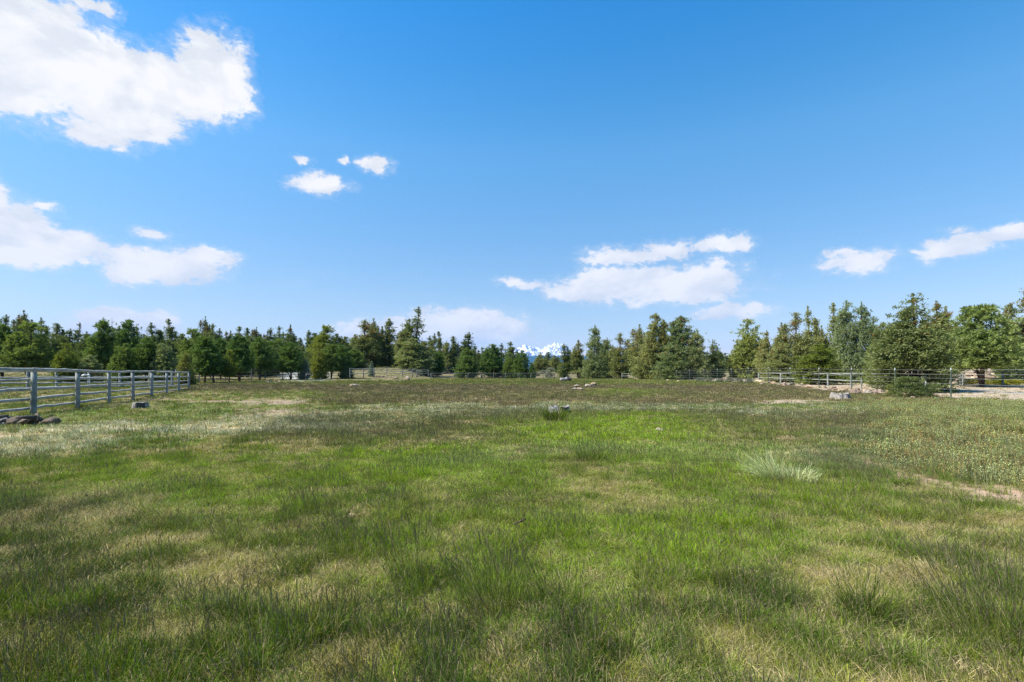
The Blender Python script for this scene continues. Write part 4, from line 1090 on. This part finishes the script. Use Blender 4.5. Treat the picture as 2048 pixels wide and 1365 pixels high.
# uprooted root mass by the first post
p = gp(52, 851); e = empty('root_mass', p)
def lump(seed, sx, sy, sz, loc, mat, nm):
    o = link(nm, rock_mesh(seed, mat, 1.0), e, loc); o.scale = (sx * .85, sy * .85, sz * .8); return o
M_ROOT = simple('rotten_root_wood', (.115, .092, .07), .95, .1, .6, 9)
lump(41, .75, .6, .38, (.12, 0, .10), M_ROOT, 'root'); lump(42, .55, .5, .34, (.62, .05, .08), M_ROOT, 'root'); lump(43, .5, .45, .36, (-.22, -.05, .10), M_ROOT, 'root')
lump(44, .42, .40, .40, (-.50, -.05, .10), MS3, 'wood'); lump(45, .55, .40, .24, (-.85, -.22, .05), simple('orange_rotten_wood', (.24, .155, .085), .95, .1, .4, 9), 'root')
for k in range(9):
    a = R.uniform(-1.1, .9); v, f = [], []
    y = R.uniform(-.35, .1); z = R.uniform(.08, .30); dx = R.choice((-1, 1)) * R.uniform(.2, .45)
    tube(v, f, [(a, y, z), (a + dx * .5, y - .12, z + R.uniform(.02, .14)), (a + dx, y - .2, z + R.uniform(-.08, .10))], [.07, .05, .02], 7)
    link('root', mesh('root', v, f, M_ROOT if k % 3 else MS3, True), e)
tag(e, 'rotten brown root mass with a grey wood end below the first fence post', 'root mass')

# ------------------------------------------------------------------ mountains and hills
def range_mesh(name, D, prof, depth, mat, x0, x1, nx=260, ny=50, rough=.10, seed=2):
    """ridge at distance D whose crest follows prof [(column, row)]; slopes fall to both sides"""
    cols = [c for c, _ in prof]; rows = [r for _, r in prof]
    v = []; f = []
    for j in range(ny + 1):
        s = j / ny * 2 - 1                      # -1 near .. 1 far
        for i in range(nx + 1):
            px = x0 + (x1 - x0) * i / nx; x = (px - 1024) / F * D
            hc = (HY - np.interp(px, cols, rows)) / F * D
            nz = mnoise.fractal(Vector((x / (D * .012), s * 3.0, seed)), 1.0, 2.1, 6)
            rid = abs(mnoise.noise(Vector((x / (D * .010), s * 2.2, seed + 5.0))))
            fall = max(0, 1 - abs(s + .22 * (nz * .5)) ** 1.05)
            h = hc * fall * (1 + rough * nz - rough * 1.2 * rid * (1 - fall)) 
            v.append((x, D + s * depth, max(-2, h - (3 if abs(s) > .98 else 0))))
    for j in range(ny):
        for i in range(nx):
            a = j * (nx + 1) + i; f.append((a, a + 1, a + nx + 2, a + nx + 1))
    return mesh(name, v, f, mat, True)
def snow_material():
    m, N, out = material('snowy_rock')
    ge = N.n('ShaderNodeNewGeometry'); p = ge.outputs['Position']
    sx = N.n('ShaderNodeSeparateXYZ'); N.put(sx.inputs[0], p)
    n1 = N.noise(p, .0045, 8, .68); n2 = N.noise(p, .02, 5, .6)
    nz = N.n('ShaderNodeSeparateXYZ'); N.put(nz.inputs[0], ge.outputs['Normal'])
    line = N.rng(N.m('ADD', sx.outputs['Z'], N.m('MULTIPLY', n1, 260)), 820, 900)
    rockm = N.m('MULTIPLY', N.rng(n1, .50, .57), .9)
    c = N.mix(rockm, rgba((.78, .79, .82)), rgba((.13, .13, .15)))
    c = N.mix(line, rgba((.03, .05, .03)), c)
    bsdf(N, out, c, .8, .1, bump(N, n2, .6, 40)); return m
def forest_hill_material():
    m, N, out = material('forested_hill')
    ge = N.n('ShaderNodeNewGeometry'); n = N.noise(ge.outputs['Position'], .006, 6, .6)
    bsdf(N, out, N.ramp(n, [(.3, (.02, .035, .02)), (.7, (.05, .075, .04))]), .95, .05); return m
MT = [(880, 735), (930, 722), (985, 712), (1022, 705), (1031, 699), (1038, 694), (1046, 689.5), (1051, 688), (1056, 691), (1062, 693.5), (1072, 694), (1078, 695), (1084, 697.5), (1090, 694), (1097, 690), (1104, 686.5), (1110, 685.5), (1115, 684.8), (1120, 686), (1127, 689), (1134, 693), (1141, 699), (1150, 706), (1180, 716), (1240, 728), (1320, 740)]
DM = 21000.0
o = link('snowy_mountain', range_mesh('snowy_mountain', DM, MT, 2600, snow_material(), 870, 1330, 320, 60, .05, 2.0)); tag(o, 'snow covered twin peaks far beyond the trees', 'mountain', kind='structure')
HL = [(-600, 745), (0, 735), (500, 727), (800, 721), (980, 714), (1030, 711.5), (1060, 711.2), (1075, 711.8), (1100, 713.5), (1130, 714), (1200, 718), (1400, 724), (1800, 732), (2600, 745)]
o = link('hills', range_mesh('hills', 14500, HL, 2200, forest_hill_material(), -600, 2600, 300, 24, .04, 7.0)); tag(o, 'blue forested foothills under the snowy peaks', 'hills', kind='structure')

# ------------------------------------------------------------------ air
def haze():
    X, Y0, Y1, Z0, Z1 = 26500, -26500, 26500, -3, 1420
    v = [(x, y, z) for z in (Z0, Z1) for y in (Y0, Y1) for x in (-X, X)]
    f = [(0, 2, 3, 1), (4, 5, 7, 6), (0, 1, 5, 4), (2, 6, 7, 3), (0, 4, 6, 2), (1, 3, 7, 5)]
    m, N, out = material('haze_air')
    pv = N.n('ShaderNodeVolumePrincipled')
    pv.inputs['Color'].default_value = (.12, .42, 1.0, 1); pv.inputs['Density'].default_value = 3.3e-5
    pv.inputs['Anisotropy'].default_value = 0.0
    N.put(out.inputs['Volume'], pv.outputs[0])
    o = link('haze', mesh('haze', v, f, m)); tag(o, 'thin bluish summer haze over the plain', 'haze', kind='stuff')
HAZE = True
if HAZE: haze()

# ------------------------------------------------------------------ sun, sky, clouds
AZ = math.atan2(-1.0, -.16); EL = math.radians(52)          # bearing of the sun from +Y, clockwise
sun_dir = Vector((math.sin(AZ) * math.cos(EL), math.cos(AZ) * math.cos(EL), math.sin(EL)))
sl = bpy.data.lights.new('sun', 'SUN'); sl.energy = 5.0; sl.angle = math.radians(.53); sl.color = (1, .95, .87)
so = bpy.data.objects.new('sun', sl); COL.objects.link(so); so.rotation_euler = (-sun_dir).to_track_quat('-Z', 'Y').to_euler(); so.location = (-30, -10, 60)

w = bpy.data.worlds.new('World'); sc.world = w; w.use_nodes = True
wt = w.node_tree; wt.nodes.clear(); N = NT(wt)
sky = N.n('ShaderNodeTexSky'); sky.sky_type = 'NISHITA'; sky.sun_disc = False
sky.sun_elevation = EL; sky.sun_rotation = AZ; sky.altitude = 1000; sky.air_density = 1.0; sky.dust_density = .35; sky.ozone_density = 2.6
SKY_STR = .10
hs = N.n('ShaderNodeHueSaturation'); hs.inputs['Saturation'].default_value = 1.38; hs.inputs['Value'].default_value = 1.1; N.put(hs.inputs['Color'], sky.outputs[0])
SKYGRADE = True
tc = N.n('ShaderNodeTexCoord'); dirv = tc.outputs['Generated']
sx = N.n('ShaderNodeSeparateXYZ'); N.put(sx.inputs[0], N.vm('NORMALIZE', dirv))
azn = N.m('ARCTAN2', sx.outputs[0], sx.outputs[1]); eln = N.m('ARCSINE', sx.outputs[2])
cv = N.n('ShaderNodeCombineXYZ'); N.put(cv.inputs[0], azn); N.put(cv.inputs[1], eln)
ae = cv.outputs[0]
w1 = N.vm('SUBTRACT', N.noise(ae, 13.0, 4, .55, 0, 1), (.5, .5, .5)); w2 = N.vm('SUBTRACT', N.noise(ae, 42.0, 4, .6, 0, 1), (.5, .5, .5))
aw = N.vm('ADD', N.vm('ADD', ae, N.vm('MULTIPLY', w1, (.075, .040, 0))), N.vm('MULTIPLY', w2, (.030, .018, 0)))
WISP = {(604, 320): .75, (692, 326): .6, (752, 338): .8, (300, 463): .8, (92, 412): .6, (170, 530): .6, (1838, 497): .6, (1900, 455): .6, (1040, 569): .75, (1398, 634): .6, (228, 18): .6, (290, 268): .7, (1680, 510): .75, (1510, 613): .7}
CL = [  # cloud lobes: column, row, half width, half height
 (-60, 60, 260, 170), (60, 110, 230, 130), (170, 140, 190, 105), (290, 165, 150, 82), (425, 152, 92, 90), (375, 190, 115, 62), (225, 225, 140, 66), (200, 262, 105, 38), (292, 270, 46, 18), (20, 190, 150, 40), (170, 6, 50, 12), (228, 18, 34, 20),
 (-30, 420, 75, 85), (25, 462, 105, 68), (110, 492, 130, 40), (40, 505, 130, 38), (92, 412, 34, 18), (170, 530, 46, 14),
 (330, 532, 130, 42), (270, 545, 64, 32), (395, 517, 78, 24), (300, 463, 50, 16),
 (635, 366, 62, 21), (604, 320, 34, 10), (692, 326, 14, 9), (752, 338, 40, 17),
 (1270, 510, 98, 24), (1330, 502, 56, 22), (1320, 572, 185, 42), (1210, 568, 100, 32), (1400, 556, 102, 34), (1130, 582, 58, 20), (1040, 569, 62, 12),
 (1435, 490, 72, 18), (1470, 489, 38, 17), (1455, 624, 84, 19), (1510, 613, 40, 11), (1398, 634, 30, 11),
 (1725, 524, 72, 27), (1680, 510, 34, 13), (1920, 487, 78, 26), (1995, 466, 66, 20), (1885, 502, 52, 18), (1838, 497, 28, 9), (2060, 470, 50, 18), (1900, 455, 28, 13),
 (930, 656, 145, 40), (810, 662, 105, 30), (720, 664, 56, 24), (1005, 652, 64, 26), (250, 653, 118, 36), (305, 645, 64, 24), (190, 660, 50, 20)]
skyc = N.mix(1.0, hs.outputs[0], N.mix(N.rng(eln, .40, .62, smooth=False), N.mix(N.rng(eln, .08, .40, smooth=False), rgba((1.20, .81, .61)), rgba((2.85, 1.42, 1.03))), rgba((1.75, 1.34, 1.17))), 'MULTIPLY')
field = None
for (cx, cy, rx, ry) in CL:
    k = (cx - 1024) / F; az = math.atan(k); cz = math.cos(az); el = math.atan((HY - cy) / F * cz)
    ra = rx / F * cz * cz; re = ry / F * cz * math.cos(el) ** 2
    d = N.vm('MULTIPLY', N.vm('SUBTRACT', aw, (az, el, 0)), (1 / ra, 1 / re, 0))
    ln = N.vm('LENGTH', d)
    g = N.m('MULTIPLY', N.m('SUBTRACT', 1.0, ln), min(1.0, .58 + ry / 100)); wq = WISP.get((cx, cy), 1.0)
    if wq < 1: g = N.m('SUBTRACT', g, (1 - wq) * .5)
    if field is None: field = g
    else:
        nd = wt.nodes.new('ShaderNodeMath'); nd.operation = 'SMOOTH_MAX'; N.put(nd.inputs[0], field); N.put(nd.inputs[1], g); nd.inputs[2].default_value = .12; field = nd.outputs[0]
nvec = N.vm('MULTIPLY', ae, (1.0, 1.7, 1.0))
n1 = N.noise(nvec, 9.0, 9, .58, .35); n2 = N.noise(nvec, 30.0, 7, .62, .6); n4 = N.noise(nvec, 85.0, 5, .6, .4)
n5 = N.noise(nvec, 7.0, 5, .55, .3); n3 = N.noise(N.vm('ADD', nvec, (-.022, .026, 0)), 7.0, 5, .55, .3)
nn = N.m('ADD', N.m('MULTIPLY', N.m('SUBTRACT', n1, .5), 1.15), N.m('MULTIPLY', N.m('SUBTRACT', n2, .5), 1.0))
nn = N.m('ADD', nn, N.m('MULTIPLY', N.m('SUBTRACT', n4, .5), .62))
dens = N.m('ADD', N.m('MULTIPLY_ADD', field, 1.2, .06), nn)
mask = N.m('MAXIMUM', N.rng(dens, -.06, .42), N.m('MULTIPLY', N.rng(dens, -.34, .2), .22))
# faint high wisps
wis = N.noise(N.vm('MULTIPLY', ae, (2.0, 9.0, 1)), 2.2, 6, .6, .4)
thin = N.m('MULTIPLY', N.m('MULTIPLY', N.rng(wis, .54, .80), N.rng(eln, .30, .02)), .22)
lit = N.m('MULTIPLY_ADD', N.m('SUBTRACT', n3, n5), -5.0, .50, clamp=True)
core = N.rng(dens, .25, .95)
shade = N.m('MULTIPLY', N.m('MULTIPLY_ADD', core, .5, .5), lit)
ccol = N.mix(N.m('ADD', lit, N.m('MULTIPLY', core, .22), clamp=True), rgba((4.1, 4.25, 4.45)), rgba((5.3, 5.2, 5.1)))
ccol = N.mix(1.0, ccol, N.mix(N.rng(eln, .06, .20), rgba((1.06, 1.04, .95)), rgba((1, 1, 1))), 'MULTIPLY')
mk = N.m('MAXIMUM', mask, thin)
final = N.mix(N.m('MULTIPLY', mk, .985), skyc, ccol)
bg = N.n('ShaderNodeBackground'); N.put(bg.inputs[0], final); bg.inputs[1].default_value = SKY_STR
wo = N.n('ShaderNodeOutputWorld'); N.put(wo.inputs[0], bg.outputs[0])

# ------------------------------------------------------------------ camera and view
cd = bpy.data.cameras.new('camera'); co = bpy.data.objects.new('camera', cd); COL.objects.link(co)
cd.sensor_width = 36; cd.lens = 18.0; cd.shift_y = (HY - 682.5) / 2048; cd.clip_start = .05; cd.clip_end = 80000
co.location = (0, 0, CAMH); co.rotation_euler = (math.radians(90), 0, 0)
sc.camera = co
sc.view_settings.view_transform = 'Standard'; sc.view_settings.look = 'None'; sc.view_settings.exposure = 1.0; sc.view_settings.gamma = 1.0
sc.cycles.max_bounces = 6; sc.cycles.diffuse_bounces = 3; sc.cycles.glossy_bounces = 2; sc.cycles.transmission_bounces = 4; sc.cycles.volume_bounces = 0
sc.cycles.transparent_max_bounces = 6; sc.cycles.caustics_reflective = False; sc.cycles.caustics_refractive = False
sc.cycles.sample_clamp_indirect = 6
sc.cycles.use_denoising = True; sc.cycles.denoiser = 'OPENIMAGEDENOISE'; sc.cycles.denoising_input_passes = 'RGB_ALBEDO_NORMAL'; sc.cycles.denoising_prefilter = 'NONE'
